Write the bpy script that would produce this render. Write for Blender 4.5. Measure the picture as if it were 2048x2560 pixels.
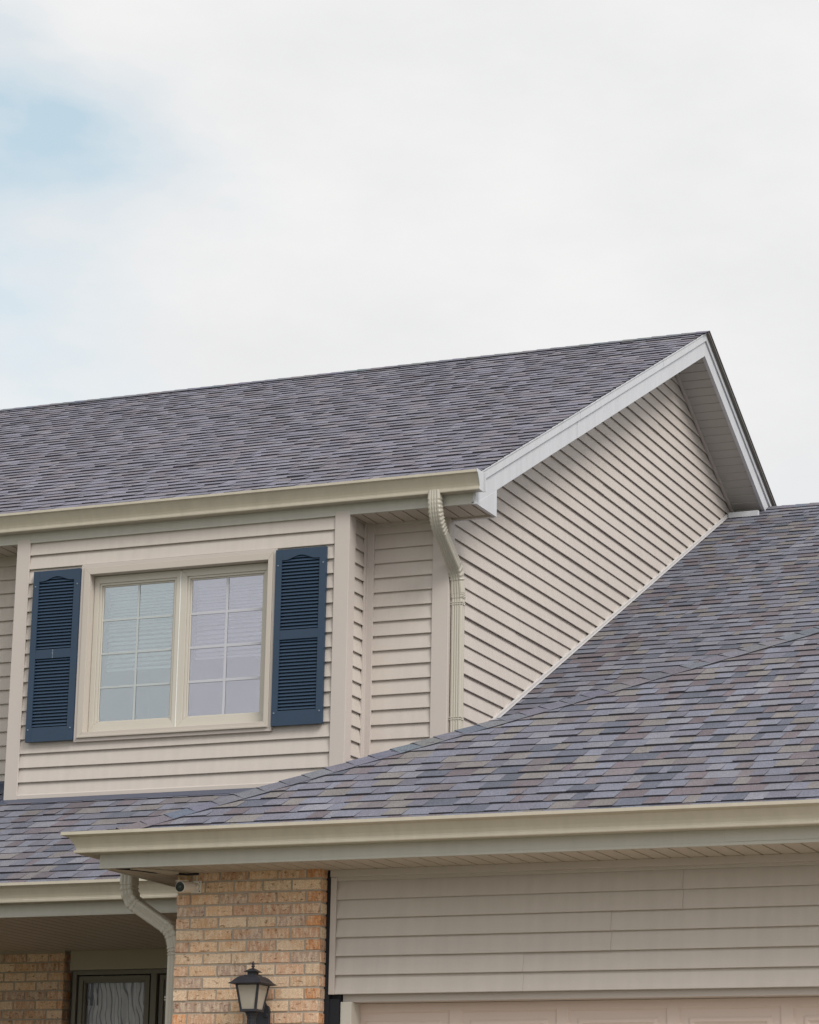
import bpy, bmesh, math, random
from mathutils import Vector, Matrix

for o in list(bpy.data.objects):
    bpy.data.objects.remove(o, do_unlink=True)
scene = bpy.context.scene
COL = scene.collection
ZO = 1.2            # eye height above the driveway; all heights below are relative to the eye

# ------------------------------------------------------------------ camera
cam_d = bpy.data.cameras.new('camera')
cam = bpy.data.objects.new('camera', cam_d)
COL.objects.link(cam)
cam_d.sensor_fit = 'HORIZONTAL'
cam_d.sensor_width = 36.0
cam_d.lens = 36.0 * 6859.4 / 2048.0
cam_d.clip_start = 0.1
cam_d.clip_end = 6000
Rr = ((0.92114386, 0.38880043, 0.01811676),
      (-0.08226941, 0.23998437, -0.96728447),
      (-0.38042836, 0.88951769, 0.25304651))
rx, up, bk = Vector(Rr[0]), -Vector(Rr[1]), -Vector(Rr[2])
cam.matrix_world = Matrix(((rx.x, up.x, bk.x, 0), (rx.y, up.y, bk.y, 0), (rx.z, up.z, bk.z, ZO), (0, 0, 0, 1)))
scene.camera = cam

# ------------------------------------------------------------------ world: thin cloud deck over a clear sky
SUN_EL, SUN_AZ = math.radians(43), math.radians(55)    # azimuth from -Y towards +X
w = bpy.data.worlds.new('World'); scene.world = w; w.use_nodes = True
nt = w.node_tree; nt.nodes.clear()
N = nt.nodes.new; L = nt.links.new
out = N('ShaderNodeOutputWorld'); bg = N('ShaderNodeBackground'); bg.inputs['Strength'].default_value = 0.1
sky = N('ShaderNodeTexSky'); sky.sky_type = 'NISHITA'; sky.sun_disc = False
sky.sun_elevation = SUN_EL
sky.sun_rotation = math.pi - SUN_AZ
tc = N('ShaderNodeTexCoord')
def wmath(op, a, b=None, c=None):
    m = N('ShaderNodeMath'); m.operation = op
    for i, v in enumerate((a, b, c)):
        if v is None: continue
        if isinstance(v, (int, float)): m.inputs[i].default_value = v
        else: L(v, m.inputs[i])
    return m.outputs[0]
def lobe(d, r0, r1):
    """1 near the sky direction d, fading out with angle"""
    v = N('ShaderNodeVectorMath'); v.operation = 'DISTANCE'
    L(warp, v.inputs[0]); v.inputs[1].default_value = Vector(d).normalized()
    mr = N('ShaderNodeMapRange'); mr.interpolation_type = 'SMOOTHSTEP'
    L(v.outputs['Value'], mr.inputs['Value'])
    mr.inputs['From Min'].default_value = r0; mr.inputs['From Max'].default_value = r1
    mr.inputs['To Min'].default_value = 1; mr.inputs['To Max'].default_value = 0
    return mr.outputs[0]
nz = N('ShaderNodeTexNoise'); nz.inputs['Scale'].default_value = 9; nz.inputs['Detail'].default_value = 7; nz.inputs['Roughness'].default_value = .55
mp = N('ShaderNodeMapping'); mp.inputs['Scale'].default_value = (1, 1, 2.2); mp.inputs['Location'].default_value = (3.1, 0.4, 1.7)
L(tc.outputs['Generated'], mp.inputs['Vector']); L(mp.outputs[0], nz.inputs['Vector'])
wa = N('ShaderNodeVectorMath'); wa.operation = 'MULTIPLY_ADD'
L(nz.outputs['Color'], wa.inputs[0]); wa.inputs[1].default_value = (.15, .15, .15)
wsub = N('ShaderNodeVectorMath'); wsub.operation = 'SUBTRACT'; L(tc.outputs['Generated'], wsub.inputs[0]); wsub.inputs[1].default_value = (.075, .075, .075)
L(wsub.outputs[0], wa.inputs[2]); warp = wa.outputs[0]
def pxdir(x, y):
    a, b = (x - 1024) / 6859.4, (y - 1280) / 6859.4
    return tuple(Rr[0][i] * a + Rr[1][i] * b + Rr[2][i] for i in range(3))
gaps = [(pxdir(-70, 400), .0, .05, .20), (pxdir(-150, 430), .0, .095, .62), (pxdir(-20, 800), .0, .07, .36), (pxdir(-60, 20), .0, .035, .22), (pxdir(240, 300), 0, .055, .20),
        (pxdir(330, 860), 0, .05, .14), (pxdir(1990, 1290), 0, .035, .12), (pxdir(330, 560), 0, .06, .10), ((-.8, .5, .3), .1, .45, .5), ((-.5, -.7, .6), .1, .5, .4)]
acc = None
for d, r0, r1, a in gaps:
    v = wmath('MULTIPLY', lobe(d, r0, r1), a)
    acc = v if acc is None else wmath('ADD', acc, v)
n2 = N('ShaderNodeTexNoise'); n2.inputs['Scale'].default_value = 14; n2.inputs['Detail'].default_value = 6
L(mp.outputs[0], n2.inputs['Vector'])
n2r = N('ShaderNodeMapRange'); L(n2.outputs[0], n2r.inputs['Value']); n2r.inputs['From Min'].default_value = .3; n2r.inputs['From Max'].default_value = .7
n2r.inputs['To Min'].default_value = .45; n2r.inputs['To Max'].default_value = 1.25
blue = wmath('MINIMUM', wmath('MULTIPLY', acc, n2r.outputs[0]), .9)
# cloud deck: almost even white with slightly greyer billows
n3 = N('ShaderNodeTexNoise'); n3.inputs['Scale'].default_value = 7; n3.inputs['Detail'].default_value = 5; n3.inputs['Roughness'].default_value = .6
L(mp.outputs[0], n3.inputs['Vector'])
cr = N('ShaderNodeValToRGB'); L(n3.outputs[0], cr.inputs[0])
cr.color_ramp.elements[0].position = .3; cr.color_ramp.elements[0].color = (.79, .793, .80, 1)
cr.color_ramp.elements[1].position = .68; cr.color_ramp.elements[1].color = (.875, .872, .87, 1)
csc = N('ShaderNodeVectorMath'); csc.operation = 'SCALE'; csc.inputs['Scale'].default_value = 9.45; L(cr.outputs[0], csc.inputs[0])
# clear sky seen through thin haze
hz = N('ShaderNodeVectorMath'); hz.operation = 'MULTIPLY_ADD'; L(sky.outputs[0], hz.inputs[0]); hz.inputs[1].default_value = (.95, .92, .82); hz.inputs[2].default_value = (3.0, 3.7, 3.7)
mx = N('ShaderNodeMix'); mx.data_type = 'RGBA'; L(blue, mx.inputs[0]); L(csc.outputs[0], mx.inputs[6]); L(hz.outputs[0], mx.inputs[7])
dot = N('ShaderNodeVectorMath'); dot.operation = 'DOT_PRODUCT'; L(tc.outputs['Generated'], dot.inputs[0])
dot.inputs[1].default_value = (math.sin(SUN_AZ) * math.cos(SUN_EL), -math.cos(SUN_AZ) * math.cos(SUN_EL), math.sin(SUN_EL))
glo = N('ShaderNodeMapRange'); glo.interpolation_type = 'SMOOTHSTEP'; L(dot.outputs['Value'], glo.inputs['Value']); glo.inputs['From Min'].default_value = .12; glo.inputs['From Max'].default_value = 1.0
glo.inputs['To Min'].default_value = 1.0; glo.inputs['To Max'].default_value = 1.25
fin = N('ShaderNodeVectorMath'); fin.operation = 'SCALE'; L(mx.outputs[2], fin.inputs[0]); L(glo.outputs[0], fin.inputs['Scale'])
L(fin.outputs[0], bg.inputs['Color']); L(bg.outputs[0], out.inputs['Surface'])

sd = bpy.data.lights.new('sun', 'SUN'); sd.energy = 2.4; sd.angle = math.radians(25); sd.color = (1, .965, .92)
sun = bpy.data.objects.new('sun', sd); COL.objects.link(sun)
dvec = Vector((math.sin(SUN_AZ) * math.cos(SUN_EL), -math.cos(SUN_AZ) * math.cos(SUN_EL), math.sin(SUN_EL)))
sun.rotation_euler = dvec.to_track_quat('Z', 'Y').to_euler()
sun.location = (20, -20, 30)
vs = scene.view_settings
vs.view_transform = 'Standard'; vs.look = 'None'; vs.exposure = 0.13; vs.gamma = 1.0

# ------------------------------------------------------------------ materials
def new_mat(name):
    m = bpy.data.materials.new(name); m.use_nodes = True
    return m, m.node_tree, m.node_tree.nodes['Principled BSDF']
def paint(name, col, rough=.5, noise=.05, scale=6, bump=0, bscale=(200, 200, 200), spec=.35, metallic=0, streak=0):
    m, t, b = new_mat(name)
    n = t.nodes.new('ShaderNodeTexNoise'); n.inputs['Scale'].default_value = scale; n.inputs['Detail'].default_value = 6
    co = t.nodes.new('ShaderNodeTexCoord')
    t.links.new(co.outputs['Object'], n.inputs['Vector'])
    r = t.nodes.new('ShaderNodeMix'); r.data_type = 'RGBA'
    r.inputs[6].default_value = (*[c * (1 - noise) for c in col], 1); r.inputs[7].default_value = (*[min(1, c * (1 + noise)) for c in col], 1)
    t.links.new(n.outputs[0], r.inputs[0])
    src = r.outputs[2]
    if streak:
        mp_ = t.nodes.new('ShaderNodeMapping'); mp_.inputs['Scale'].default_value = (9, 9, .7); t.links.new(co.outputs['Object'], mp_.inputs[0])
        s = t.nodes.new('ShaderNodeTexNoise'); s.inputs['Scale'].default_value = 2; s.inputs['Detail'].default_value = 8; t.links.new(mp_.outputs[0], s.inputs[0])
        rr = t.nodes.new('ShaderNodeMapRange'); rr.inputs['From Min'].default_value = .35; rr.inputs['From Max'].default_value = .75
        rr.inputs['To Min'].default_value = 1; rr.inputs['To Max'].default_value = 1 - streak; t.links.new(s.outputs[0], rr.inputs[0])
        mm = t.nodes.new('ShaderNodeVectorMath'); mm.operation = 'SCALE'; t.links.new(src, mm.inputs[0]); t.links.new(rr.outputs[0], mm.inputs['Scale']); src = mm.outputs[0]
    t.links.new(src, b.inputs['Base Color'])
    b.inputs['Roughness'].default_value = rough; b.inputs['Specular IOR Level'].default_value = spec; b.inputs['Metallic'].default_value = metallic
    if bump:
        mp2 = t.nodes.new('ShaderNodeMapping'); mp2.inputs['Scale'].default_value = bscale; t.links.new(co.outputs['Object'], mp2.inputs[0])
        bn = t.nodes.new('ShaderNodeTexNoise'); bn.inputs['Scale'].default_value = 1; bn.inputs['Detail'].default_value = 4; t.links.new(mp2.outputs[0], bn.inputs[0])
        bp = t.nodes.new('ShaderNodeBump'); bp.inputs['Strength'].default_value = bump; bp.inputs['Distance'].default_value = .002
        t.links.new(bn.outputs[0], bp.inputs['Height']); t.links.new(bp.outputs[0], b.inputs['Normal'])
    return m
def granule(name, rough=.95):
    """asphalt shingle: the colour of each tab comes from the mesh, mineral granules from noise"""
    m, t, b = new_mat(name)
    a = t.nodes.new('ShaderNodeVertexColor'); a.layer_name = 'Col'
    co = t.nodes.new('ShaderNodeTexCoord')
    def ns(sc, det, lo, hi):
        n = t.nodes.new('ShaderNodeTexNoise'); n.inputs['Scale'].default_value = sc; n.inputs['Detail'].default_value = det
        t.links.new(co.outputs['Object'], n.inputs['Vector'])
        r = t.nodes.new('ShaderNodeMapRange'); r.inputs['From Min'].default_value = .3; r.inputs['From Max'].default_value = .7
        r.inputs['To Min'].default_value = lo; r.inputs['To Max'].default_value = hi; t.links.new(n.outputs[0], r.inputs[0]); return n, r.outputs[0]
    n1, g1 = ns(300, 3, .60, 1.42); n2, g2 = ns(1.3, 4, .93, 1.08); n4, g4 = ns(150, 3, .72, 1.30); n5, g5 = ns(9, 3, .93, 1.07)
    mu = t.nodes.new('ShaderNodeMath'); mu.operation = 'MULTIPLY'; t.links.new(g1, mu.inputs[0]); t.links.new(g2, mu.inputs[1])
    for gg_ in (g4, g5):
        m2 = t.nodes.new('ShaderNodeMath'); m2.operation = 'MULTIPLY'; t.links.new(mu.outputs[0], m2.inputs[0]); t.links.new(gg_, m2.inputs[1]); mu = m2
    s = t.nodes.new('ShaderNodeVectorMath'); s.operation = 'SCALE'; t.links.new(a.outputs[0], s.inputs[0]); t.links.new(mu.outputs[0], s.inputs['Scale'])
    t.links.new(s.outputs[0], b.inputs['Base Color'])
    bp = t.nodes.new('ShaderNodeBump'); bp.inputs['Strength'].default_value = .5; bp.inputs['Distance'].default_value = .0015
    t.links.new(n1.outputs[0], bp.inputs['Height']); t.links.new(bp.outputs[0], b.inputs['Normal'])
    b.inputs['Roughness'].default_value = rough; b.inputs['Specular IOR Level'].default_value = .25
    return m
def brickmat(name):
    m, t, b = new_mat(name)
    a = t.nodes.new('ShaderNodeVertexColor'); a.layer_name = 'Col'
    co = t.nodes.new('ShaderNodeTexCoord')
    def noise(scale3, sc, det, lo, hi, rgh=.5):
        mp_ = t.nodes.new('ShaderNodeMapping'); mp_.inputs['Scale'].default_value = scale3; t.links.new(co.outputs['Object'], mp_.inputs[0])
        n = t.nodes.new('ShaderNodeTexNoise'); n.inputs['Scale'].default_value = sc; n.inputs['Detail'].default_value = det; n.inputs['Roughness'].default_value = rgh
        t.links.new(mp_.outputs[0], n.inputs['Vector'])
        r = t.nodes.new('ShaderNodeMapRange'); r.inputs['From Min'].default_value = lo; r.inputs['From Max'].default_value = hi; t.links.new(n.outputs[0], r.inputs[0])
        return n, r.outputs[0]
    def mix(fac, c1, c2):
        x = t.nodes.new('ShaderNodeMix'); x.data_type = 'RGBA'
        if isinstance(fac, float): x.inputs[0].default_value = fac
        else: t.links.new(fac, x.inputs[0])
        for i, c in ((6, c1), (7, c2)):
            if isinstance(c, tuple): x.inputs[i].default_value = (*c, 1)
            else: t.links.new(c, x.inputs[i])
        return x.outputs[2]
    def scl(fac, k):
        x = t.nodes.new('ShaderNodeMath'); x.operation = 'MULTIPLY'; t.links.new(fac, x.inputs[0]); x.inputs[1].default_value = k; return x.outputs[0]
    _, f1 = noise((1, 1, .28), 60, 4, .42, .62)         # pale vertical drag marks
    _, f2 = noise((1, 1, 1), 11, 3, .56, .66)           # orange flashes
    _, f3 = noise((1, 1, 2.2), 34, 6, .60, .70)         # dark chips
    nb, f4 = noise((1, 1, 1), 160, 5, .35, .65)
    c = mix(scl(f1, .55), a.outputs[0], (.76, .62, .46))
    c = mix(scl(f2, .36), c, (.52, .25, .10))
    c = mix(scl(f3, .75), c, (.22, .10, .05))
    s = t.nodes.new('ShaderNodeVectorMath'); s.operation = 'SCALE'; t.links.new(c, s.inputs[0])
    r2 = t.nodes.new('ShaderNodeMapRange'); r2.inputs['To Min'].default_value = .8; r2.inputs['To Max'].default_value = 1.18; t.links.new(f4, r2.inputs[0]); t.links.new(r2.outputs[0], s.inputs['Scale'])
    t.links.new(s.outputs[0], b.inputs['Base Color'])
    bp = t.nodes.new('ShaderNodeBump'); bp.inputs['Strength'].default_value = .7; bp.inputs['Distance'].default_value = .004
    t.links.new(f3, bp.inputs['Height']); bp2 = t.nodes.new('ShaderNodeBump'); bp2.inputs['Strength'].default_value = .5; bp2.inputs['Distance'].default_value = .002
    t.links.new(nb.outputs[0], bp2.inputs['Height']); t.links.new(bp.outputs[0], bp2.inputs['Normal']); t.links.new(bp2.outputs[0], b.inputs['Normal'])
    b.inputs['Roughness'].default_value = .9
    return m
def glassmat(name, refl=.3, tint=(.9, .95, .95), gcol=(.95, 1, 1), wav=0.0):
    m = bpy.data.materials.new(name); m.use_nodes = True; t = m.node_tree; t.nodes.clear()
    o = t.nodes.new('ShaderNodeOutputMaterial'); mxs = t.nodes.new('ShaderNodeMixShader'); tr = t.nodes.new('ShaderNodeBsdfTransparent'); g = t.nodes.new('ShaderNodeBsdfGlossy')
    tr.inputs[0].default_value = (*tint, 1); g.inputs[0].default_value = (*gcol, 1); g.inputs['Roughness'].default_value = .02
    lw = t.nodes.new('ShaderNodeFresnel'); lw.inputs[0].default_value = 1.5
    mm = t.nodes.new('ShaderNodeMath'); mm.operation = 'ADD'; mm.use_clamp = True; t.links.new(lw.outputs[0], mm.inputs[0]); mm.inputs[1].default_value = refl
    t.links.new(mm.outputs[0], mxs.inputs[0]); t.links.new(tr.outputs[0], mxs.inputs[1]); t.links.new(g.outputs[0], mxs.inputs[2]); t.links.new(mxs.outputs[0], o.inputs[0])
    co = t.nodes.new('ShaderNodeTexCoord'); n = t.nodes.new('ShaderNodeTexNoise'); n.inputs['Scale'].default_value = 3; t.links.new(co.outputs['Object'], n.inputs[0])
    bp = t.nodes.new('ShaderNodeBump'); bp.inputs['Strength'].default_value = .15; bp.inputs['Distance'].default_value = .01 + wav; t.links.new(n.outputs[0], bp.inputs['Height']); t.links.new(bp.outputs[0], g.inputs['Normal'])
    return m
M = {}
M['siding'] = paint('vinyl_siding', (.528, .474, .430), .55, .035, 1.6, bump=.35, bscale=(14, 14, 420), spec=.3, streak=.07)
M['trim'] = paint('trim_board', (.50, .447, .41), .5, .03, 2, bump=.2, bscale=(260, 260, 14), spec=.3)
M['gutter'] = paint('gutter_paint', (.50, .450, .362), .36, .04, 2, spec=.5, streak=.10)
M['spout'] = paint('downspout_paint', (.45, .42, .355), .35, .03, 2, spec=.5, streak=.06)
M['fascia'] = paint('fascia_metal', (.455, .44, .39), .4, .03, 2, spec=.4, streak=.07)
M['soffit'] = paint('soffit_panel', (.48, .42, .35), .6, .04, 3)
M['white'] = paint('white_metal', (.53, .54, .565), .45, .04, 1.5, spec=.4, streak=.09)
M['trim_light'] = paint('light_trim', (.52, .50, .49), .5, .04, 3)
M['casing'] = paint('window_casing', (.49, .44, .385), .45, .03, 3)
M['sash'] = paint('sash_vinyl', (.52, .485, .425), .4, .03, 3)
M['caulk'] = paint('caulk', (.75, .75, .72), .7, .1, 30)
M['navy'] = paint('navy_shutter_plastic', (.022, .045, .082), .5, .08, 5, bump=.2, bscale=(300, 300, 40), spec=.45)
M['screw'] = paint('screw_head', (.16, .2, .25), .4)
M['flash'] = paint('flashing_metal', (.05, .062, .10), .4, .08, 8, spec=.5)
M['shingle'] = granule('asphalt_shingle')
M['brick'] = brickmat('brick_face')
M['mortar'] = paint('mortar', (.40, .35, .29), .95, .12, 25, bump=.6, bscale=(200, 200, 200))
M['black'] = paint('matte_black', (.012, .013, .018), .7, .2, 9)
M['door'] = paint('garage_door_paint', (.60, .49, .43), .5, .03, 4, bump=.25, bscale=(20, 20, 300))
M['lampblack'] = paint('lamp_black_metal', (.022, .023, .03), .5, .35, 14, bump=.3, bscale=(150, 150, 150), spec=.4)
M['lampglass'] = paint('frosted_lamp_glass', (.50, .45, .38), .3, .12, 10, spec=.5)
M['lampglass'].node_tree.nodes['Principled BSDF'].inputs['Alpha'].default_value = .6
M['bulb'] = paint('lamp_bulb_glass', (.75, .73, .68), .3)
M['camwhite'] = paint('camera_white_plastic', (.72, .68, .62), .35, .03, 5)
M['camblack'] = paint('camera_black_glass', (.006, .01, .013), .12, .1, 5, spec=.6)
M['lens'] = paint('camera_lens_glass', (.05, .06, .06), .1, .1, 5, spec=.8)
M['muntin'] = paint('muntin_white', (.48, .48, .52), .5, .02)
M['muntin_grey'] = paint('muntin_grey', (.44, .47, .47), .5, .02)
M['blind'] = paint('blind_slat', (.80, .81, .80), .6, .03)
M['glass'] = glassmat('window_glass', .25, (.88, .94, .95), (.93, .97, 1.0))
M['glass_tint'] = glassmat('window_glass_lavender', .27, (.92, .91, .96), (.93, .94, 1.0))
M['glass_porch'] = glassmat('porch_window_glass', -.03, (.9, .9, .9), (.9, .92, .95))
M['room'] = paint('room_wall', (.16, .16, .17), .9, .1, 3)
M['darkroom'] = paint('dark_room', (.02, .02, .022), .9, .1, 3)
M['olive'] = paint('porch_frame_paint', (.17, .16, .13), .45, .05, 4)
M['olivepanel'] = paint('porch_header_paint', (.36, .325, .255), .5, .04, 4)
M['lawn'] = paint('lawn_grass', (.13, .14, .07), .95, .35, 3)
M['drive'] = paint('driveway_concrete', (.36, .315, .26), .9, .12, 4, bump=.4, bscale=(40, 40, 40))
m, t, b = new_mat('painted_reflection')  # wavy dark lines: the porch glass reflection painted as colour
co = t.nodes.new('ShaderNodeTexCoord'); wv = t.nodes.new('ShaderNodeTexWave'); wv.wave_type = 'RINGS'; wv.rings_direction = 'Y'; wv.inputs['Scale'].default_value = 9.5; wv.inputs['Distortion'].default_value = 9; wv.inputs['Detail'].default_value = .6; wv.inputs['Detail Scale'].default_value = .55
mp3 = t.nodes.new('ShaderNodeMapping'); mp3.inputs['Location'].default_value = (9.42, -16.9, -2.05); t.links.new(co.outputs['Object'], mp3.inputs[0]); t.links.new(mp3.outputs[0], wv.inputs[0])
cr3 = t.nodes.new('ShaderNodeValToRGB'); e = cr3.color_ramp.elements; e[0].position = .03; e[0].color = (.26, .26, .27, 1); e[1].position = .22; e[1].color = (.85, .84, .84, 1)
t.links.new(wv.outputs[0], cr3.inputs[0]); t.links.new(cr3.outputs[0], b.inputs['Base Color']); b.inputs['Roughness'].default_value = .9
M['pane_backing'] = m

# ------------------------------------------------------------------ mesh helpers
class MB:
    def __init__(s): s.v = []; s.f = []; s.c = []
    def face(s, pts, col=None):
        i = len(s.v); s.v += [tuple(p) for p in pts]; s.f.append(tuple(range(i, i + len(pts)))); s.c.append(col)
    def box(s, x0, x1, y0, y1, z0, z1, col=None):
        i = len(s.v)
        s.v += [(x0, y0, z0), (x1, y0, z0), (x1, y1, z0), (x0, y1, z0), (x0, y0, z1), (x1, y0, z1), (x1, y1, z1), (x0, y1, z1)]
        for q in ((0, 3, 2, 1), (4, 5, 6, 7), (0, 1, 5, 4), (1, 2, 6, 5), (2, 3, 7, 6), (3, 0, 4, 7)):
            s.f.append(tuple(i + k for k in q)); s.c.append(col)
    def hexa(s, b, t, col=None):
        """b, t: four points each"""
        i = len(s.v); s.v += [tuple(p) for p in b] + [tuple(p) for p in t]
        for q in ((0, 3, 2, 1), (4, 5, 6, 7), (0, 1, 5, 4), (1, 2, 6, 5), (2, 3, 7, 6), (3, 0, 4, 7)):
            s.f.append(tuple(i + k for k in q)); s.c.append(col)
    def extrude(s, prof, axis, a, b, caps=True, closed=True, col=None):
        """profile in the other two axes (in order) extruded along axis"""
        def P(p, t):
            if axis == 0: return (t, p[0], p[1])
            if axis == 1: return (p[0], t, p[1])
            return (p[0], p[1], t)
        n = len(prof); i = len(s.v)
        s.v += [P(p, a) for p in prof] + [P(p, b) for p in prof]
        for k in range(n if closed else n - 1):
            j = (k + 1) % n; s.f.append((i + k, i + j, i + n + j, i + n + k)); s.c.append(col)
        if caps and closed:
            s.f.append(tuple(i + k for k in range(n))); s.c.append(col); s.f.append(tuple(i + n + k for k in reversed(range(n)))); s.c.append(col)
    def tube(s, pts, rads, n=12, caps=True):
        """round tube through points"""
        i0 = len(s.v); pts = [Vector(p) for p in pts]
        if not isinstance(rads, (list, tuple)): rads = [rads] * len(pts)
        d = (pts[1] - pts[0]).normalized(); u = d.orthogonal().normalized()
        for k, p in enumerate(pts):
            d = (pts[min(k + 1, len(pts) - 1)] - pts[max(k - 1, 0)]).normalized()
            u = (u - d * u.dot(d)).normalized(); vv = d.cross(u)
            for a in range(n):
                t_ = 2 * math.pi * a / n; s.v.append(tuple(p + (u * math.cos(t_) + vv * math.sin(t_)) * rads[k]))
        for k in range(len(pts) - 1):
            for a in range(n):
                b_ = (a + 1) % n; s.f.append((i0 + k * n + a, i0 + k * n + b_, i0 + (k + 1) * n + b_, i0 + (k + 1) * n + a)); s.c.append(None)
        if caps:
            s.f.append(tuple(i0 + a for a in reversed(range(n)))); s.c.append(None)
            s.f.append(tuple(i0 + (len(pts) - 1) * n + a for a in range(n))); s.c.append(None)
    def lathe(s, prof, cx, cy, n=20):
        s.tube([(cx, cy, z) for r, z in prof], [r for r, z in prof], n)
    def build(s, name, mat, parent=None, bevel=0, smooth=False, fixn=True):
        off = Vector((0, 0, ZO))
        if parent is not None: off = off - world_loc(parent)
        me = bpy.data.meshes.new(name)
        me.from_pydata([tuple(Vector(p) + off) for p in s.v], [], s.f); me.update()
        if fixn:
            bm = bmesh.new(); bm.from_mesh(me); bmesh.ops.recalc_face_normals(bm, faces=bm.faces); bm.to_mesh(me); bm.free()
        if any(c is not None for c in s.c):
            ca = me.color_attributes.new('Col', 'FLOAT_COLOR', 'CORNER')
            for p in me.polygons:
                c = s.c[p.index] or (.2, .2, .2)
                for li in p.loop_indices: ca.data[li].color = (*c, 1)
        me.materials.append(mat)
        if smooth:
            for p in me.polygons: p.use_smooth = True
        o = bpy.data.objects.new(name, me); COL.objects.link(o)
        if parent is not None: o.parent = parent
        if bevel:
            bv = o.modifiers.new('bevel', 'BEVEL'); bv.width = bevel; bv.segments = 2; bv.limit_method = 'ANGLE'; bv.angle_limit = math.radians(35)
        return o
def world_loc(o):
    l = Vector((0, 0, 0))
    while o is not None: l += o.location; o = o.parent
    return l
def empty(name, loc, label, cat, group=None, parent=None):
    o = bpy.data.objects.new(name, None); o.empty_display_size = .2; COL.objects.link(o)
    o.location = Vector(loc) + Vector((0, 0, ZO))
    if parent is not None: o.parent = parent; o.location -= world_loc(parent)
    if label: o['label'] = label
    if cat: o['category'] = cat
    if group: o['group'] = group
    return o
def clip(poly, hp):
    """Sutherland-Hodgman: keep a*x+b*y+c >= 0"""
    for a, b, c in hp:
        o = []
        for i, p in enumerate(poly):
            q = poly[(i + 1) % len(poly)]; dp = a * p[0] + b * p[1] + c; dq = a * q[0] + b * q[1] + c
            if dp >= 0: o.append(p)
            if (dp >= 0) != (dq >= 0):
                t_ = dp / (dp - dq); o.append((p[0] + (q[0] - p[0]) * t_, p[1] + (q[1] - p[1]) * t_))
        poly = o
        if len(poly) < 3: return []
    return poly

# siding: horizontal lap courses; s runs along udir, off is the distance out of the wall
def siding(mb, o2, ud, nd, s0, s1, z0, z1, phase, h=.1016, lap=.017, hp=(), seams=None, seed=1, step=.45, wob=.0012):
    rnd = random.Random(seed)
    def P(s_, z_, off): return (o2[0] + ud[0] * s_ + nd[0] * off, o2[1] + ud[1] * s_ + nd[1] * off, z_)
    k = math.floor((z0 - phase) / h)
    nseg = max(1, int((s1 - s0) / step)); ss = [s0 + (s1 - s0) * i / nseg for i in range(nseg + 1)]
    wz_prev = [0] * (nseg + 1); ph = rnd.random() * 6
    while phase + k * h < z1:
        zb, zt = phase + k * h, phase + (k + 1) * h
        ci = k
        cuts = sorted(seams.get(round(zb, 2), seams.get(round(zb + .01, 2), []))) if seams else []
        wz = [wob * math.sin(s_ * 1.3 + ph + k * .7) + rnd.uniform(-wob, wob) * .5 for s_ in ss]
        segs = list(zip(ss[:-1], ss[1:], wz[:-1], wz[1:]))
        for a, b, wa_, wb_ in segs:
            parts = [(a, b)]
            for c_ in cuts:
                if a < c_ < b: parts = [(a, c_), (c_, b)]
            for (pa, pb) in parts:
                ex = 0.0
                for c_ in cuts:
                    if pa < c_ - 1e-6: ex = .0032
                za = wa_ + (wb_ - wa_) * (pa - a) / (b - a); zb_ = wa_ + (wb_ - wa_) * (pb - a) / (b - a)
                lapj = lap + ex
                quad = clip([(pa, zb + .003), (pb, zb + .003), (pb, zt + .011), (pa, zt + .011)], [(0, 1, -z0), (0, -1, z1)] + list(hp))
                if quad:
                    def mp_(p):
                        t_ = (p[1] - zb) / h; w_ = za + (zb_ - za) * (p[0] - pa) / (pb - pa)
                        return P(p[0], p[1] + w_ * (1 if t_ < .5 else 0), lapj * (1 - t_) + (.001 + ex) * t_)
                    mb.face([mp_(p) for p in quad])
                # rounded butt and underside
                if zb >= z0 - 1e-6:
                    for (o1, e1, o2_, e2) in ((lapj, .003, lapj - .0015, 0.0), (lapj - .0015, 0.0, lapj - .0035, .0005), (lapj - .0035, .0005, lapj - .0035, .0105), (lapj - .0035, .0105, -.003, .0105)):
                        lo = clip([(pa, zb), (pb, zb), (pb, zb + .0005), (pa, zb + .0005)], hp)
                        if lo:
                            la = min(p[0] for p in lo); lb = max(p[0] for p in lo)
                            wa2 = za + (zb_ - za) * (la - pa) / (pb - pa); wb2 = za + (zb_ - za) * (lb - pa) / (pb - pa)
                            mb.face([P(la, zb + e1 + wa2, o1), P(lb, zb + e1 + wb2, o1), P(lb, zb + e2 + wb2, o2_), P(la, zb + e2 + wa2, o2_)])
                    if ex:
                        c_ = pb
                        if any(abs(pb - q) < 1e-6 for q in cuts) and all(a_ * pb + b_ * zz_ + c0_ > 0 for a_, b_, c0_ in hp for zz_ in (zb, zt)) and zt < z1:
                            mb.face([P(c_, zb + .003, lapj), P(c_, zb + .003, lap - .001), P(c_, zt, 0), P(c_, zt, .001 + ex)])
        k += 1
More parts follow.
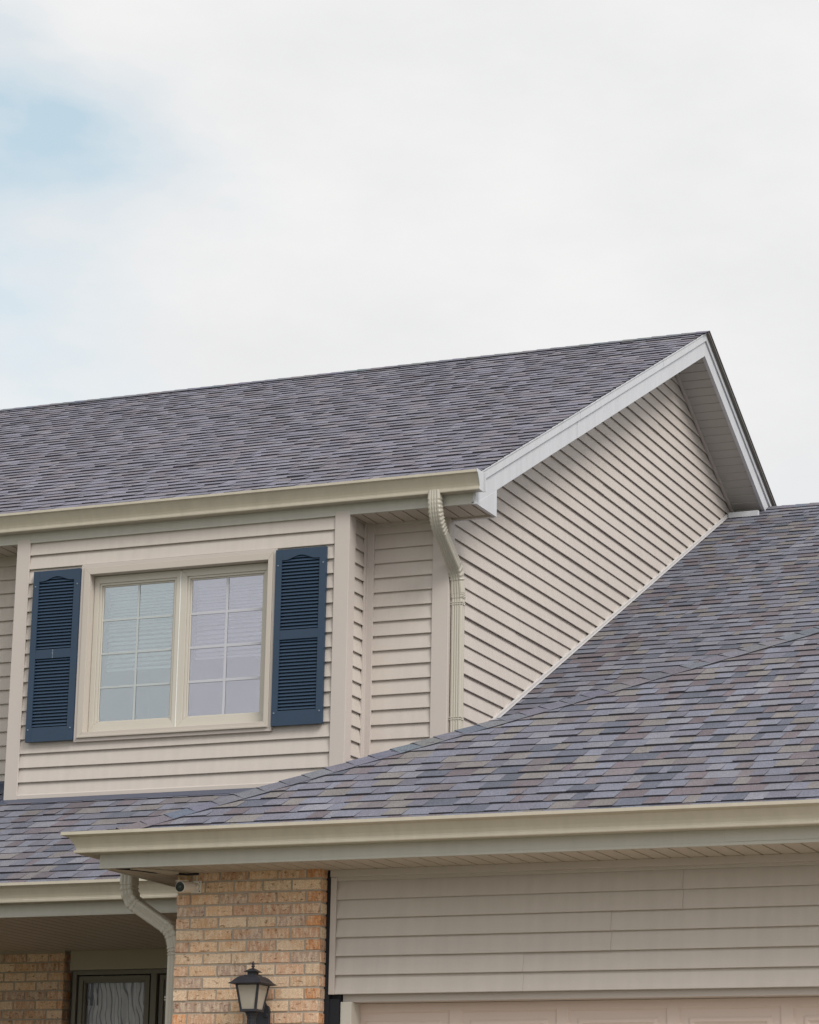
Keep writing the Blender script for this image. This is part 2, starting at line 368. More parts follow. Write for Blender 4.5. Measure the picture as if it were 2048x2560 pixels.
# shingles -----------------------------------------------------------
PAL = [((.175, .185, .225), 30), ((.155, .155, .188), 28), ((.150, .130, .143), 14), ((.190, .179, .174), 13), ((.112, .122, .152), 10), ((.200, .203, .232), 10), ((.166, .150, .160), 8)]
def pick(rnd, pal):
    t_ = rnd.random() * sum(p[1] for p in pal)
    for c, w_ in pal:
        t_ -= w_
        if t_ <= 0: return c
    return pal[0][0]
EXP = .133
def shingles(mb, O, U, V, Nn, ulen, vlen, hp=(), seed=1, contrast=1.0, u0=0.0, tone=(1, 1, 1), wf=1.0):
    """O eave corner, U along eave, V up the slope, Nn normal; hp half planes in (u,v)"""
    rnd = random.Random(seed); O, U, V, Nn = Vector(O), Vector(U).normalized(), Vector(V).normalized(), Vector(Nn).normalized()
    rows = int(math.ceil(vlen / EXP)); blue = (.105, .125, .160)
    for r in range(rows):
        v0 = r * EXP + rnd.uniform(-.0025, .0025); v1 = (r + 1) * EXP + .012
        v1 = min(v1, vlen)
        u = u0 - rnd.random() * .3; up_ = rnd.random() < .5
        ph = rnd.random() * 6; last = None
        while u < ulen:
            wd = rnd.choice((.06, .085, .1, .12, .15, .18, .2)) if not up_ else rnd.choice((.09, .11, .13, .15, .17, .19))
            ua, ub = u, u + wd * wf
            u = ub
            c = pick(rnd, PAL)
            while c == last: c = pick(rnd, PAL)
            last = c
            g = rnd.uniform(.87, 1.05); mean = (.160, .158, .186)
            col = tuple((mean[i] + (c[i] - mean[i]) * contrast) * g * tone[i] for i in range(3))
            hb = .0095 if up_ else .0052
            if rnd.random() < .04: hb += .003
            hw = lambda uu: .0012 * math.sin(uu * 2.1 + ph) + .0008 * math.sin(uu * 7.3 + ph * 2)
            poly = clip([(ua, v0), (ub, v0), (ub, v1), (ua, v1)], hp)
            isup, up_ = up_, not up_
            if rnd.random() < .12: up_ = isup
            if not poly: continue
            def Q(p, e=0.0):
                t_ = (p[1] - v0) / EXP
                return O + U * p[0] + V * p[1] + Nn * (max(hb * (1 - t_) + .001, .0005) + hw(p[0]) + e)
            mb.face([Q(p) for p in poly], col)
            lo = clip([(ua, v0), (ub, v0), (ub, v0 + .001), (ua, v0 + .001)], hp)
            dark = (.062, .06, .072)
            if lo:
                la = min(p[0] for p in lo); lb = max(p[0] for p in lo)
                a_, b_ = Q((la, v0)), Q((lb, v0))
                mb.face([a_, b_, O + U * lb + V * (v0 + .002) - Nn * .004, O + U * la + V * (v0 + .002) - Nn * .004], dark)
            if isup:
                for uu in (ua, ub):
                    if any(a_ * uu + b_ * vv_ + c_ < -1e-4 for a_, b_, c_ in hp for vv_ in (v0, v1)): continue
                    mb.face([Q((uu, v0)), Q((uu, v1)), O + U * uu + V * v1 - Nn * .003, O + U * uu + V * v0 - Nn * .003], dark)
def caps(mb, A, B, nL, nR, half, seed, exp=.133, th=.007):
    """folded cap pieces from low end A to high end B; nL/nR unit vectors down either side in the roof planes"""
    rnd = random.Random(seed); A, B = Vector(A), Vector(B); d = (B - A).normalized(); ln = (B - A).length
    nL, nR = Vector(nL).normalized(), Vector(nR).normalized(); upn = (-(nL + nR)).normalized()
    s_ = 0
    while s_ < ln:
        e = min(s_ + exp + .03, ln)
        col = tuple(c * rnd.uniform(.9, 1.1) for c in rnd.choice([(.128, .130, .155), (.120, .122, .148), (.134, .130, .150), (.112, .116, .142)]))
        hb, ht = th + .003 + rnd.uniform(-.0005, .001), th - .002
        j = rnd.uniform(-.004, .004)
        P0, P1 = A + d * s_ + upn * hb, A + d * e + upn * ht
        for sd_ in (nL, nR):
            hh = half + j * (1 if sd_ is nL else -1)
            off_n = Vector(d.cross(sd_)).normalized()
            if off_n.dot(upn) < 0: off_n = -off_n
            # rounded fold: crest, shoulder, edge
            c0, c1 = P0, P1
            m0 = A + d * s_ + sd_ * .03 + off_n * (hb + .001); m1 = A + d * e + sd_ * .03 + off_n * ht
            e0 = A + d * s_ + sd_ * hh + off_n * (.011); e1 = A + d * e + sd_ * hh + off_n * (.010)
            mb.face([c0, m0, m1, c1], col); mb.face([m0, e0, e1, m1], col)
            dn = off_n * .005
            mb.face([m0, e0, e0 - dn, m0 - dn], (.05, .05, .058)); mb.face([c0, m0, m0 - dn, c0 - upn * .005], (.05, .05, .058)); mb.face([e0, e1, e1 - dn * 2.6, e0 - dn * 2.6], (.03, .03, .036))  # lower edge skirt near black: the cap's shadow line put into colour
        s_ += exp
def soffit_y(mb, x0, x1, y0, y1, z, p=.1, ph=0.0, depth=.013, gw=.011):
    """flat soffit at height z; grooves run along y"""
    x = x0 - ph
    while x < x1:
        a, b = max(x, x0), min(x + p - gw, x1)
        if b > a: mb.face([(a, y0, z), (b, y0, z), (b, y1, z), (a, y1, z)])
        g0, g1 = max(x + p - gw, x0), min(x + p, x1)
        if g1 > g0:
            mb.face([(g0, y0, z), (g0, y1, z), (g0, y1, z + depth), (g0, y0, z + depth)]); mb.face([(g1, y0, z - .002), (g1, y1, z - .002), (g1, y1, z + depth), (g1, y0, z + depth)])
            mb.face([(g0, y0, z + depth), (g1, y0, z + depth), (g1, y1, z + depth), (g0, y1, z + depth)])
        x += p
    mb.face([(x0, y0, z + .02), (x1, y0, z + .02), (x1, y1, z + .02), (x0, y1, z + .02)])
def gutter_prof(yf, zb, H=.126, D=.12):
    """K-style profile, outer then inner, facade facing -y; yf fascia face, zb bottom"""
    o = [(0, H), (0, 0), (-.62 * D, 0), (-.635 * D, .004), (-.64 * D, .014), (-.575 * D, .018), (-.58 * D, .028), (-.63 * D, .046), (-.70 * D, .064), (-.79 * D, .084), (-.885 * D, H - .024), (-.985 * D, H - .019), (-D, H - .017), (-D, H), (-.9 * D, H + .001), (-.9 * D, H - .004)]
    inn = [(p[0] * .9, p[1] + .004) for p in o[1:12]]
    i2 = [(-.9 * D + .002, H - .02)] + list(reversed([(-.9 * D * (q / 1.0), z) for q, z in []]))
    inner = [(-.84 * D, H - .024), (-.74 * D, .084), (-.65 * D, .062), (-.58 * D, .044), (-.53 * D, .024), (-.50 * D, .003), (-.002, .003), (-.002, H)]
    pts = o + inner
    return [(yf + a, zb + b_) for a, b_ in pts]

# ------------------------------------------------------------------ key planes (metres, relative to the eye)
Yb, Yf, Yg, Ybr = 16.36, 16.69, 13.58, 13.50
Xg, Xo = -6.835, -6.52                     # gable wall, outer face of the rake board
XL, XR = -15.5, .55                        # far ends of the house, both outside the picture
RY, RZ = 21.63, 7.525                      # main ridge
GX0, GX1 = -7.416, .184                    # garage fascia corners
gy, gz = 13.127, 1.878                     # garage fascia face, soffit height
py, pz = 14.747, 1.824                     # porch fascia
def P0z(y): return 4.885 + .5 * (y - Yb)
D1 = -5.352
def P1z(y): return .5 * y + D1
YR1 = 23.62                                # rear garage ridge
def P2z(y): return 2.062 + .5 * (y - gy)

house = empty('suburban_house', (-7, 16.7, -ZO), 'beige vinyl sided two storey house with grey shingle roofs and an attached garage', 'house')

# ------------------------------------------------------------------ ground
g = MB(); g.face([(-400, -400, -ZO), (400, -400, -ZO), (400, 400, -ZO), (-400, 400, -ZO)]); o = g.build('lawn', M['lawn']); o['kind'] = 'structure'
g = MB(); g.box(-6.3, .3, -3, 13.75, -ZO - .1, -ZO + .02); o = g.build('driveway', M['drive']); o['kind'] = 'structure'
g = MB(); g.box(-13, -7.2, 14.6, 16.6, -ZO - .1, -ZO + .15); o = g.build('porch_floor', paint('porch_slab', (.16, .14, .12), .9, .15, 4), None); o['kind'] = 'structure'
g = MB(); g.box(-14, -6.4, 9.5, 14.6, -ZO - .1, -ZO + .03); o = g.build('bounce_damper', paint('bounce_damper_dark', (.045, .03, .02), .95, .4, 12)); o['kind'] = 'structure'  # added unseen dark slab, cuts ground bounce light under the porch
g = MB(); g.box(-60, 60, -16, -9, -ZO - .1, -ZO + .012); o = g.build('road', paint('asphalt', (.06, .06, .062), .9, .15, 8)); o['kind'] = 'structure'

# ------------------------------------------------------------------ roofs
S5 = math.sqrt(1.25); VF = (0, 1 / S5 * 1.0, .5 / S5); NF = (0, -.5 / S5, 1 / S5)
def deck(pts, thick, name, parent, mat):
    mb = MB(); n = (Vector(pts[1]) - Vector(pts[0])).cross(Vector(pts[2]) - Vector(pts[0])).normalized()
    if n.z < 0: n = -n
    t_ = [Vector(p) - n * .004 for p in pts]; bt = [p - Vector((0, 0, thick)) for p in t_]
    k = len(pts); i = len(mb.v); mb.v += [tuple(p) for p in t_ + bt]; mb.f += [tuple(range(k)), tuple(reversed(range(k, 2 * k)))] + [(a, (a + 1) % k, k + (a + 1) % k, k + a) for a in range(k)]; mb.c += [None] * (k + 2)
    return mb.build(name, mat, parent)
decks = paint('roof_decking', (.17, .155, .14), .9, .1, 5)
ES = .03    # shingle overhang past the fascia
# main front slope
y0 = Yb - ES
roof = MB(); vl = (RY - y0) * S5
shingles(roof, (XL, y0, P0z(y0)), (1, 0, 0), VF, NF, Xo + .2 - XL, vl, hp=[(-1, 0, Xo + .024 - XL), (1, 0, 0)], seed=11, contrast=.4, tone=(1.03, 1.0, 1.03))
r0 = roof.build('shingle_roof', M['shingle'], house, fixn=False); r0['label'] = 'long upper roof slope above the beige gutter'
# rear slope
yb2 = RY + (RY - y0)
roof = MB(); shingles(roof, (Xo + .048, yb2, P0z(y0)), (-1, 0, 0), (0, -1 / S5, .5 / S5), (0, .5 / S5, 1 / S5), 3.2, vl, hp=[(1, 0, 0)], seed=12, contrast=.62)
shingles(roof, (Xo + .048 - 3.2, yb2, P0z(y0)), (-1, 0, 0), (0, -1 / S5, .5 / S5), (0, .5 / S5, 1 / S5), Xo - 3.2 - XL, vl, hp=[(1, 0, 0)], seed=13, contrast=.62)
rb = roof.build('shingle_roof', M['shingle'], house, fixn=False); rb['label'] = 'rear slope behind the upper ridge'
c = MB(); caps(c, (XL, RY, RZ), (Xo + .046, RY, RZ), (0, -1 / S5 * 1.0, -.5 / S5), (0, 1 / S5, -.5 / S5), .13, 5)
c.build('ridge_cap', M['shingle'], r0, fixn=False)
deck([(XL, y0 + .005, P0z(y0 + .005)), (Xo + .012, y0 + .005, P0z(y0 + .005)), (Xo + .012, RY, RZ), (XL, RY, RZ)], .018, 'roof_deck', r0, decks)
deck([(XL, yb2, P0z(y0)), (Xo + .042, yb2, P0z(y0)), (Xo + .042, RY, RZ), (XL, RY, RZ)], .018, 'roof_deck', rb, decks)
ge = MB(); slopebar_ = [(RY, RZ, yb2, P0z(y0))]
for ya_, za_, yb__, zb_ in slopebar_:
    ge.hexa([(Xo + .0425, ya_, za_ - .0045), (Xo + .049, ya_, za_ - .0045), (Xo + .049, yb__, zb_ - .0045), (Xo + .0425, yb__, zb_ - .0045)], [(Xo + .0425, ya_, za_ + .006), (Xo + .049, ya_, za_ + .006), (Xo + .049, yb__, zb_ + .006), (Xo + .0425, yb__, zb_ + .006)], (.10, .098, .115))
ge.build('shingle_edge', M['shingle'], r0)
# lower rear plane: porch roof on the left, garage main roof on the right
y1 = py - ES
v1l = (YR1 - y1) * S5
roof = MB()
def v_of_y(y): return (y - y1) * S5
shingles(roof, (XL, y1, P1z(y1)), (1, 0, 0), VF, NF, GX0 + 1.9 - XL, v_of_y(Yf + .05), seed=21, contrast=.85, tone=(.9, .885, .89),
         hp=[(1, 0, 0), (0, -1, v_of_y(Yf + .02))])
rp = roof.build('shingle_roof', M['shingle'], house, fixn=False); rp['label'] = 'porch roof strip below the bay window wall'
roof = MB(); shingles(roof, (Xg + .005, y1, P1z(y1)), (1, 0, 0), VF, NF, XR - Xg, v1l, seed=22, contrast=.95, tone=(.87, .86, .87),
         hp=[(1, 0, 0), (-1, 0, -3.62 - Xg), (0, 1, -v_of_y(16.9)), (-1, 1 / S5, Xg * -1 + y1 - 22.25 + .4 + .0)])
shingles(roof, (-3.62, y1, P1z(y1)), (1, 0, 0), VF, NF, XR + 3.62, v1l, seed=24, contrast=.85, tone=(.90, .90, .90), hp=[(1, 0, 0), (0, 1, -v_of_y(16.0)), (1, 1 / S5, y1 - 14.9)])
rg = roof.build('shingle_roof', M['shingle'], house, fixn=False); rg['label'] = 'rear garage roof running up to the gable wall'
roof = MB(); yb3 = YR1 + (YR1 - y1); shingles(roof, (XR, yb3, P1z(y1)), (-1, 0, 0), (0, -1 / S5, .5 / S5), (0, .5 / S5, 1 / S5), XR - Xg, v1l, seed=23)
rg2 = roof.build('shingle_roof', M['shingle'], house, fixn=False); rg2['label'] = 'far slope of the rear garage roof'
c = MB(); caps(c, (Xg + .3, YR1, P1z(YR1)), (XR, YR1, P1z(YR1)), (0, -1 / S5, -.5 / S5), (0, 1 / S5, -.5 / S5), .13, 6); c.build('ridge_cap', M['shingle'], rg, fixn=False)
deck([(XL, y1 + .005, P1z(y1 + .005)), (GX0 + .5, y1 + .005, P1z(y1 + .005)), (GX0 + .5, Yf, P1z(Yf)), (XL, Yf, P1z(Yf))], .018, 'roof_deck', rp, decks)
deck([(Xg, Yf, P1z(Yf)), (XR, Yf, P1z(Yf)), (XR, YR1, P1z(YR1)), (Xg, YR1, P1z(YR1))], .018, 'roof_deck', rg, decks)
# garage hip: front, left and right slopes
gy0 = gy - ES; gx0 = GX0 - ES; gx1 = GX1 + ES; W = gx1 - gx0; hipL = W / 2; zE = P2z(gy0); zT = zE + .5 * hipL
roof = MB(); shingles(roof, (gx0, gy0, zE), (1, 0, 0), VF, NF, W, hipL * S5, seed=31, contrast=1.0, tone=(.88, .86, .87), hp=[(1, -1 / S5, 0), (-1, -1 / S5, W)], wf=.88)
rf = roof.build('shingle_roof', M['shingle'], house, fixn=False); rf['label'] = 'front garage hip slope of blended grey and brown shingles'
YT = 19.2
roof = MB(); ln = YT - gy0
# left slope: u runs from the far end towards the front
shingles(roof, (gx0, YT, zE), (0, -1, 0), (1 / S5, 0, .5 / S5), (-.5 / S5, 0, 1 / S5), ln, hipL * S5, seed=32, hp=[(1, 0, 0), (-1, -1 / S5, ln), (1, -1 / S5, -(YT - (gx0 + 22.19)) )])
shingles(roof, (gx1, gy0, zE), (0, 1, 0), (-1 / S5, 0, .5 / S5), (.5 / S5, 0, 1 / S5), ln, hipL * S5, seed=33, hp=[(1, -1 / S5, 0)])
rl = roof.build('shingle_roof', M['shingle'], house, fixn=False); rl['label'] = 'side slopes of the garage hip roof'
c = MB(); pk = (gx0 + hipL, gy0 + hipL, zT); s3 = math.sqrt(2.25)
hd = Vector((1, 1, .5)).normalized()
def inplane(n, d, want):
    v = Vector(n).cross(Vector(d)).normalized()
    return v if v.dot(Vector(want)) > 0 else -v
nfr = Vector(NF); nlf = Vector((-.5 / S5, 0, 1 / S5)); nrt = Vector((.5 / S5, 0, 1 / S5))
caps(c, tuple(Vector((gx0, gy0, zE)) + hd * .14), pk, inplane(nlf, hd, (-1, 1, -.1)), inplane(nfr, hd, (1, -1, -.1)), .135, 7, exp=.142, th=.009)
c.build('hip_cap', M['shingle'], rf, fixn=False)
c = MB(); hd2 = Vector((-1, 1, .5)).normalized(); caps(c, tuple(Vector((gx1, gy0, zE)) + hd2 * .14), pk, inplane(nrt, hd2, (1, 1, -.1)), inplane(nfr, hd2, (-1, -1, -.1)), .135, 8, exp=.142); c.build('hip_cap', M['shingle'], rf, fixn=False)
c = MB(); caps(c, pk, (pk[0], YT, zT), (-1, 0, -.5), (1, 0, -.5), .13, 9); c.build('ridge_cap', M['shingle'], rl, fixn=False)
deck([(gx0, gy0, zE), (gx1, gy0, zE), pk], .018, 'roof_deck', rf, decks)
deck([(gx0, gy0, zE), pk, (pk[0], pk[0] + 22.19, zT), (gx0, gx0 + 22.19, zE)], .018, 'roof_deck', rl, decks)
deck([(gx1, gy0, zE), pk, (pk[0], YT, zT), (gx1, YT, zE)], .018, 'roof_deck', rl, decks)

# ------------------------------------------------------------------ upper storey walls
SB = .002
def wall(mb, name, label=None, parent=house, mat=None):
    o_ = mb.build(name, mat or M['siding'], parent, fixn=False)
    if label: o_['label'] = label
    return o_
BXL, BXR = -10.026, -7.436
ph_b = .27998 * Yb
mb = MB(); wx0, wx1, wz0, wz1 = -9.47, -7.985, 3.235, 4.46
for a_, b_, c_, d_, sdn in ((BXL + .09, BXR - .09, 2.838, wz0, 3), (BXL + .09, BXR - .09, wz1, 4.70, 3), (BXL + .09, wx0, wz0, wz1, 14), (wx1, BXR - .09, wz0, wz1, 15)):
    siding(mb, (0, Yb + .018), (1, 0), (0, -1), a_, b_, c_, d_, ph_b, seed=sdn)
mb.face([(wx0, Yb + .017, wz0), (wx0, Yb + .2, wz0), (wx0, Yb + .2, wz1), (wx0, Yb + .017, wz1)]); mb.face([(wx1, Yb + .017, wz0), (wx1, Yb + .2, wz0), (wx1, Yb + .2, wz1), (wx1, Yb + .017, wz1)])
mb.face([(wx0, Yb + .017, wz0), (wx1, Yb + .017, wz0), (wx1, Yb + .2, wz0), (wx0, Yb + .2, wz0)]); mb.face([(wx0, Yb + .017, wz1), (wx1, Yb + .017, wz1), (wx1, Yb + .2, wz1), (wx0, Yb + .2, wz1)])
w_bay = wall(mb, 'siding_wall', 'bay front wall around the upper window')
mb = MB(); siding(mb, (BXR - .019, 0), (0, 1), (1, 0), Yb + .1, Yf - .02, 2.75, 4.70, .27998 * Yb - .01, seed=4)
mb.face([(BXL, Yb + .02, 2.7), (BXR - .012, Yb + .02, 2.7), (BXR - .012, Yb + .02, 4.8), (BXL, Yb + .02, 4.8)]) if False else None
wall(mb, 'siding_wall', 'narrow return wall at the right of the bay')
mb = MB(); siding(mb, (0, Yf), (1, 0), (0, -1), BXR + .01, Xg - .08, 2.6, 4.70, 4.601, h=.1016, lap=.017, seed=5)
wall(mb, 'siding_wall', 'recessed wall between the bay and the gable corner')
mb = MB(); siding(mb, (0, Yf), (1, 0), (0, -1), XL, BXL, 2.6, 4.70, 4.605, seed=6)
wall(mb, 'siding_wall', 'recessed wall left of the bay')
mb = MB(); siding(mb, (BXL, 0), (0, 1), (-1, 0), Yb + .02, Yf, 2.6, 4.70, ph_b, seed=8); wall(mb, 'siding_wall', 'left return of the bay')
# gable wall facing right
mb = MB(); yback = 2 * RY - Yf
gs_ = {}; rs_ = random.Random(77)
for k_ in range(-10, 60):
    gs_[round(3.457 + k_ * .09995, 2)] = [rs_.uniform(17.2, 22.5)] if (k_ // 2) % 2 else []
siding(mb, (Xg - .016, 0), (0, 1), (1, 0), Yf + .05, yback, 2.9, 7.35, 3.457, h=.09995, lap=.017, seed=7, seams=gs_,
       hp=[(.5, -1, P0z(0) - .06), (-.5, -1, P0z(0) + RY - .06)], step=.6)
wall(mb, 'siding_wall', 'tall gable wall with sloping siding lines')
mb = MB(); mb.face([(XL, yback, -ZO), (Xg, yback, -ZO), (Xg, yback, 4.8), (XL, yback, 4.8)]); mb.face([(XL, Yf, -ZO), (XL, yback, -ZO), (XL, yback, 4.85), (XL, RY, 7.4), (XL, Yf, 4.85)])
wall(mb, 'siding_wall', 'back and far end walls')
# corner boards
def cbox(*a, name='corner_board', mat='trim', bevel=.003, parent=house):
    mb_ = MB(); mb_.box(*a); return mb_.build(name, M[mat], parent, bevel=bevel)
def corner(xa, xb, yf_, depth, z0, z1, side, t=.012, name='corner_board'):
    """L-shaped vinyl corner: front leg xa..xb, side leg going back on side x (xb if side>0 else xa)"""
    mb_ = MB()
    if side > 0: prof = [(xa, yf_), (xb, yf_), (xb, yf_ + depth), (xb - t, yf_ + depth), (xb - t, yf_ + t), (xa, yf_ + t)]
    else: prof = [(xa, yf_), (xb, yf_), (xb, yf_ + t), (xa + t, yf_ + t), (xa + t, yf_ + depth), (xa, yf_ + depth)]
    mb_.extrude(prof, 2, z0, z1); return mb_.build(name, M['trim'], house, bevel=.003)
corner(BXL - .001, BXL + .105, Yb - .005, .1, 2.775, 4.70, -1)
corner(BXR - .106, BXR + .003, Yb - .005, .108, 2.70, 4.70, 1)
corner(-6.952, Xg + .004, Yf - .024, .105, 2.6, 4.70, 1)
mb = MB(); mb.extrude([(BXR - .012, Yf - .06), (BXR + .004, Yf - .06), (BXR + .004, Yf - .023), (BXR + .05, Yf - .023), (BXR + .05, Yf + .004), (BXR - .012, Yf + .004)], 2, 2.6, 4.68); mb.build('inner_corner_trim', M['trim'], house, bevel=.002)
# starter strip and flashing under the bay
mb = MB(); mb.extrude([(Yb - .004, 2.838), (Yb - .004, 2.866), (Yb + .004, 2.872), (Yb + .02, 2.872), (Yb + .02, 2.838)], 0, BXL + .105, BXR); mb.build('starter_strip', M['trim'], house, bevel=.002)
mb = MB(); yfl = Yb - .085; mb.extrude([(Yb + .012, P1z(Yb) - .01), (Yb + .012, 2.86), (Yb + .008, 2.86), (Yb + .008, P1z(Yb) + .016), (yfl, P1z(yfl) + .012), (yfl, P1z(yfl) - .004)], 0, BXL - .02, GX0 + 1.9); mb.build('roof_flashing', M['flash'], house)
mb = MB(); mb.extrude([(Yf + .012, P1z(Yf) - .01), (Yf + .012, 3.03), (Yf - .016, 3.03), (Yf - .016, P1z(Yf) + .016), (Yf - .1, P1z(Yf - .1) + .012), (Yf - .1, P1z(Yf - .1) - .004)], 0, XL, BXL + .02); mb.build('roof_flashing', M['flash'], house)
# trim along the gable wall where it meets the garage roof
mb = MB(); ya, yb_ = Yf + .15, YR1 - .3
def slopebar(mb_, x0, x1, ya_, yb__, f, lo, hi): mb_.hexa([(x0, ya_, f(ya_) + lo), (x1, ya_, f(ya_) + lo), (x1, yb__, f(yb__) + lo), (x0, yb__, f(yb__) + lo)], [(x0, ya_, f(ya_) + hi), (x1, ya_, f(ya_) + hi), (x1, yb__, f(yb__) + hi), (x0, yb__, f(yb__) + hi)])
slopebar(mb, Xg - .005, Xg + .014, ya, yb_, P1z, .014, .040); slopebar(mb, Xg + .0005, Xg + .018, ya, yb_, P1z, .008, .016); mb.build('wall_base_trim', M['trim_light'], house, bevel=.002)

# ------------------------------------------------------------------ fascias, soffits, rake
mb = MB(); mb.box(XL, -6.53, Yb, Yb + .02, 4.675, 4.86); mb.box(XL, -6.532, Yb - .004, Yb + .02, 4.672, 4.69); f1 = mb.build('fascia', M['fascia'], house, bevel=.002)
mb = MB(); soffit_y(mb, BXR + .004, -6.53, Yb + .02, Yf, 4.68, ph=.03); soffit_y(mb, XL, BXL - .002, Yb + .02, Yf, 4.68); soffit_y(mb, Xg, -6.53, Yf, Yf + .03, 4.682, p=.5); mb.build('soffit', M['soffit'], house, fixn=False)
mb = MB(); mb.box(Xg + .002, -6.53, Yf + .018, Yf + .035, 4.668, 4.70); mb.build('soffit_trim', M['trim'], house)
mb = MB(); mb.box(BXR, Xg, Yf - .012, Yf + .001, 4.66, 4.68); mb.build('soffit_trim', M['trim'], house)
# rake boards: front and rear slopes
def rake(ya_, yb__, f, seams):
    mb_ = MB()
    e = [ya_] + seams + [yb__]
    for i in range(len(e) - 1):
        ex = .0015 * (i % 2)
        a, b_ = e[i] + (.002 if i else 0), e[i + 1] - (.002 if i < len(e) - 2 else 0)
        slopebar(mb_, Xo - .02, Xo + ex, a, b_, f, -.215 , -.075)
        slopebar(mb_, Xo - .03, Xo - .0185, a, b_, f, -.215, -.20)
    return mb_
fr = lambda y: P0z(y); rr_ = lambda y: RZ - .5 * (y - RY)
def mould(ya_, yb__, f, seams):
    mb_ = MB(); e = [ya_] + seams + [yb__]
    for i in range(len(e) - 1):
        ex = .0018 * (i % 2)
        slopebar(mb_, Xo - .02, Xo + .014 + ex, e[i] + (.002 if i else 0), e[i + 1] - (.002 if i < len(e) - 2 else 0), f, -.0785, -.016)
        slopebar(mb_, Xo - .02, Xo + .020 + ex, e[i], e[i + 1], f, -.0155, -.003)
    return mb_
rk = rake(Yb - .004, RY, fr, [18.366, 20.394]).build('rake_board', M['white'], house, bevel=.0015)
mould(Yb - .02, RY, fr, [18.40, 18.932, 20.42, 21.298]).build('rake_moulding', M['white'], rk, bevel=.0015)
yre = 2 * RY - Yb
rk2 = rake(RY + .001, yre, rr_, [24.5]).build('rake_board', M['white'], house, bevel=.0015)
mould(RY + .001, yre, rr_, [23.2]).build('rake_moulding', M['white'], rk2, bevel=.0015)
# boxed eave end under the front rake
mb = MB(); xa, xb = Xo - .02, Xo + .001
tri = [(Yb - .002, 4.673), (Yf + .055, 4.673), (Yf + .055, P0z(Yf + .055) - .2155), (Yb - .002, 4.6735)]
mb.extrude([tri[0], tri[1], tri[2]], 0, xa, xb); mb.build('eave_end_box', M['white'], house, bevel=.0015)
mb = MB(); mb.box(Xg + .002, Xo - .02, Yf + .036, Yf + .054, 4.668, P0z(Yf + .05) - .21); mb.build('eave_end_box', M['white'], house)
# sloping gable soffit, grooves across
def rake_soffit(mb_, ya_, yb__, f, p=.0915, drop=.205):
    y = ya_; n = 0
    while y < yb__:
        b_ = min(y + p - .006, yb__); z0_, z1_ = f(y) - drop, f(b_) - drop
        mb_.face([(Xg, y, z0_), (Xo - .02, y, z0_), (Xo - .02, b_, z1_ + .0025), (Xg, b_, z1_ + .0025)])
        c_ = min(y + p, yb__); z2_ = f(c_) - drop
        mb_.face([(Xg, b_, z1_ + .0025), (Xo - .02, b_, z1_ + .0025), (Xo - .02, b_ + .001, z1_ + .009), (Xg, b_ + .001, z1_ + .009)])
        mb_.face([(Xg, b_ + .001, z1_ + .009), (Xo - .02, b_ + .001, z1_ + .009), (Xo - .02, c_, z2_ + .009), (Xg, c_, z2_ + .009)])
        mb_.face([(Xg, c_, z2_ + .009), (Xo - .02, c_, z2_ + .009), (Xo - .02, c_, z2_), (Xg, c_, z2_)])
        y += p
mb = MB(); rake_soffit(mb, Yf + .04, RY, fr); rake_soffit(mb, RY, yre, rr_); mb.build('gable_soffit', paint('gable_soffit_panel', (.42, .40, .375), .6, .04, 3), house, fixn=False)
mb = MB(); slopebar(mb, Xg - .002, Xg + .022, Yf + .06, RY, fr, -.228, -.2); slopebar(mb, Xg - .002, Xg + .022, RY, yre, rr_, -.228, -.2); mb.build('frieze_trim', M['trim'], house, bevel=.002)
mb = MB(); mb.box(Xg + .02, Xo - .012, 23.29, 23.33, 6.30, 6.352); mb.build('gable_end_closure', M['white'], house, bevel=.003)

# ------------------------------------------------------------------ gutters
def gutter(x0, x1, yf_, zb, H, D, capL, capR, label, strips=()):
    mb_ = MB(); prof = gutter_prof(yf_, zb, H, D)
    xs = [x0] + list(strips) + [x1]
    for i in range(len(xs) - 1):
        mb_.extrude(prof, 0, xs[i], xs[i + 1])
    g_ = mb_.build('gutter', M['gutter'], house, bevel=0)
    g_['label'] = label
    cap_prof = prof[:15] + [(yf_ - .9 * D, zb + H), (yf_, zb + H)]
    for fl, x, s_ in ((capL, x0, -1), (capR, x1, 1)):
        if fl:
            c_ = MB(); pr = [(yf_ + .001, zb - .003)] + [(q[0] - .0025, q[1] - .0015) for q in prof[2:13]] + [(yf_ - D - .003, zb + H + .002), (yf_ + .001, zb + H + .002)]
            c_.extrude(pr, 0, x, x + s_ * .006)
            # turned flange round the back of the cap
            c_.box(x, x + s_ * .02, yf_ - .006, yf_ + .001, zb - .002, zb + H + .001)
            c_.build('gutter_end_cap', M['white'], g_, bevel=.001)
    # hidden hangers inside the trough
    return g_
g_up = gutter(XL, -6.468, Yb, 4.747, .128, .12, False, True, 'upper gutter below the long roof slope')
g_gar = gutter(-7.352, XR - .2, gy, 1.953, .112, .128, False, False, 'garage gutter above the soffit')
g_por = gutter(XL, GX0 + .2, py, 1.905, .118, .125, False, False, 'porch gutter at the lower left')
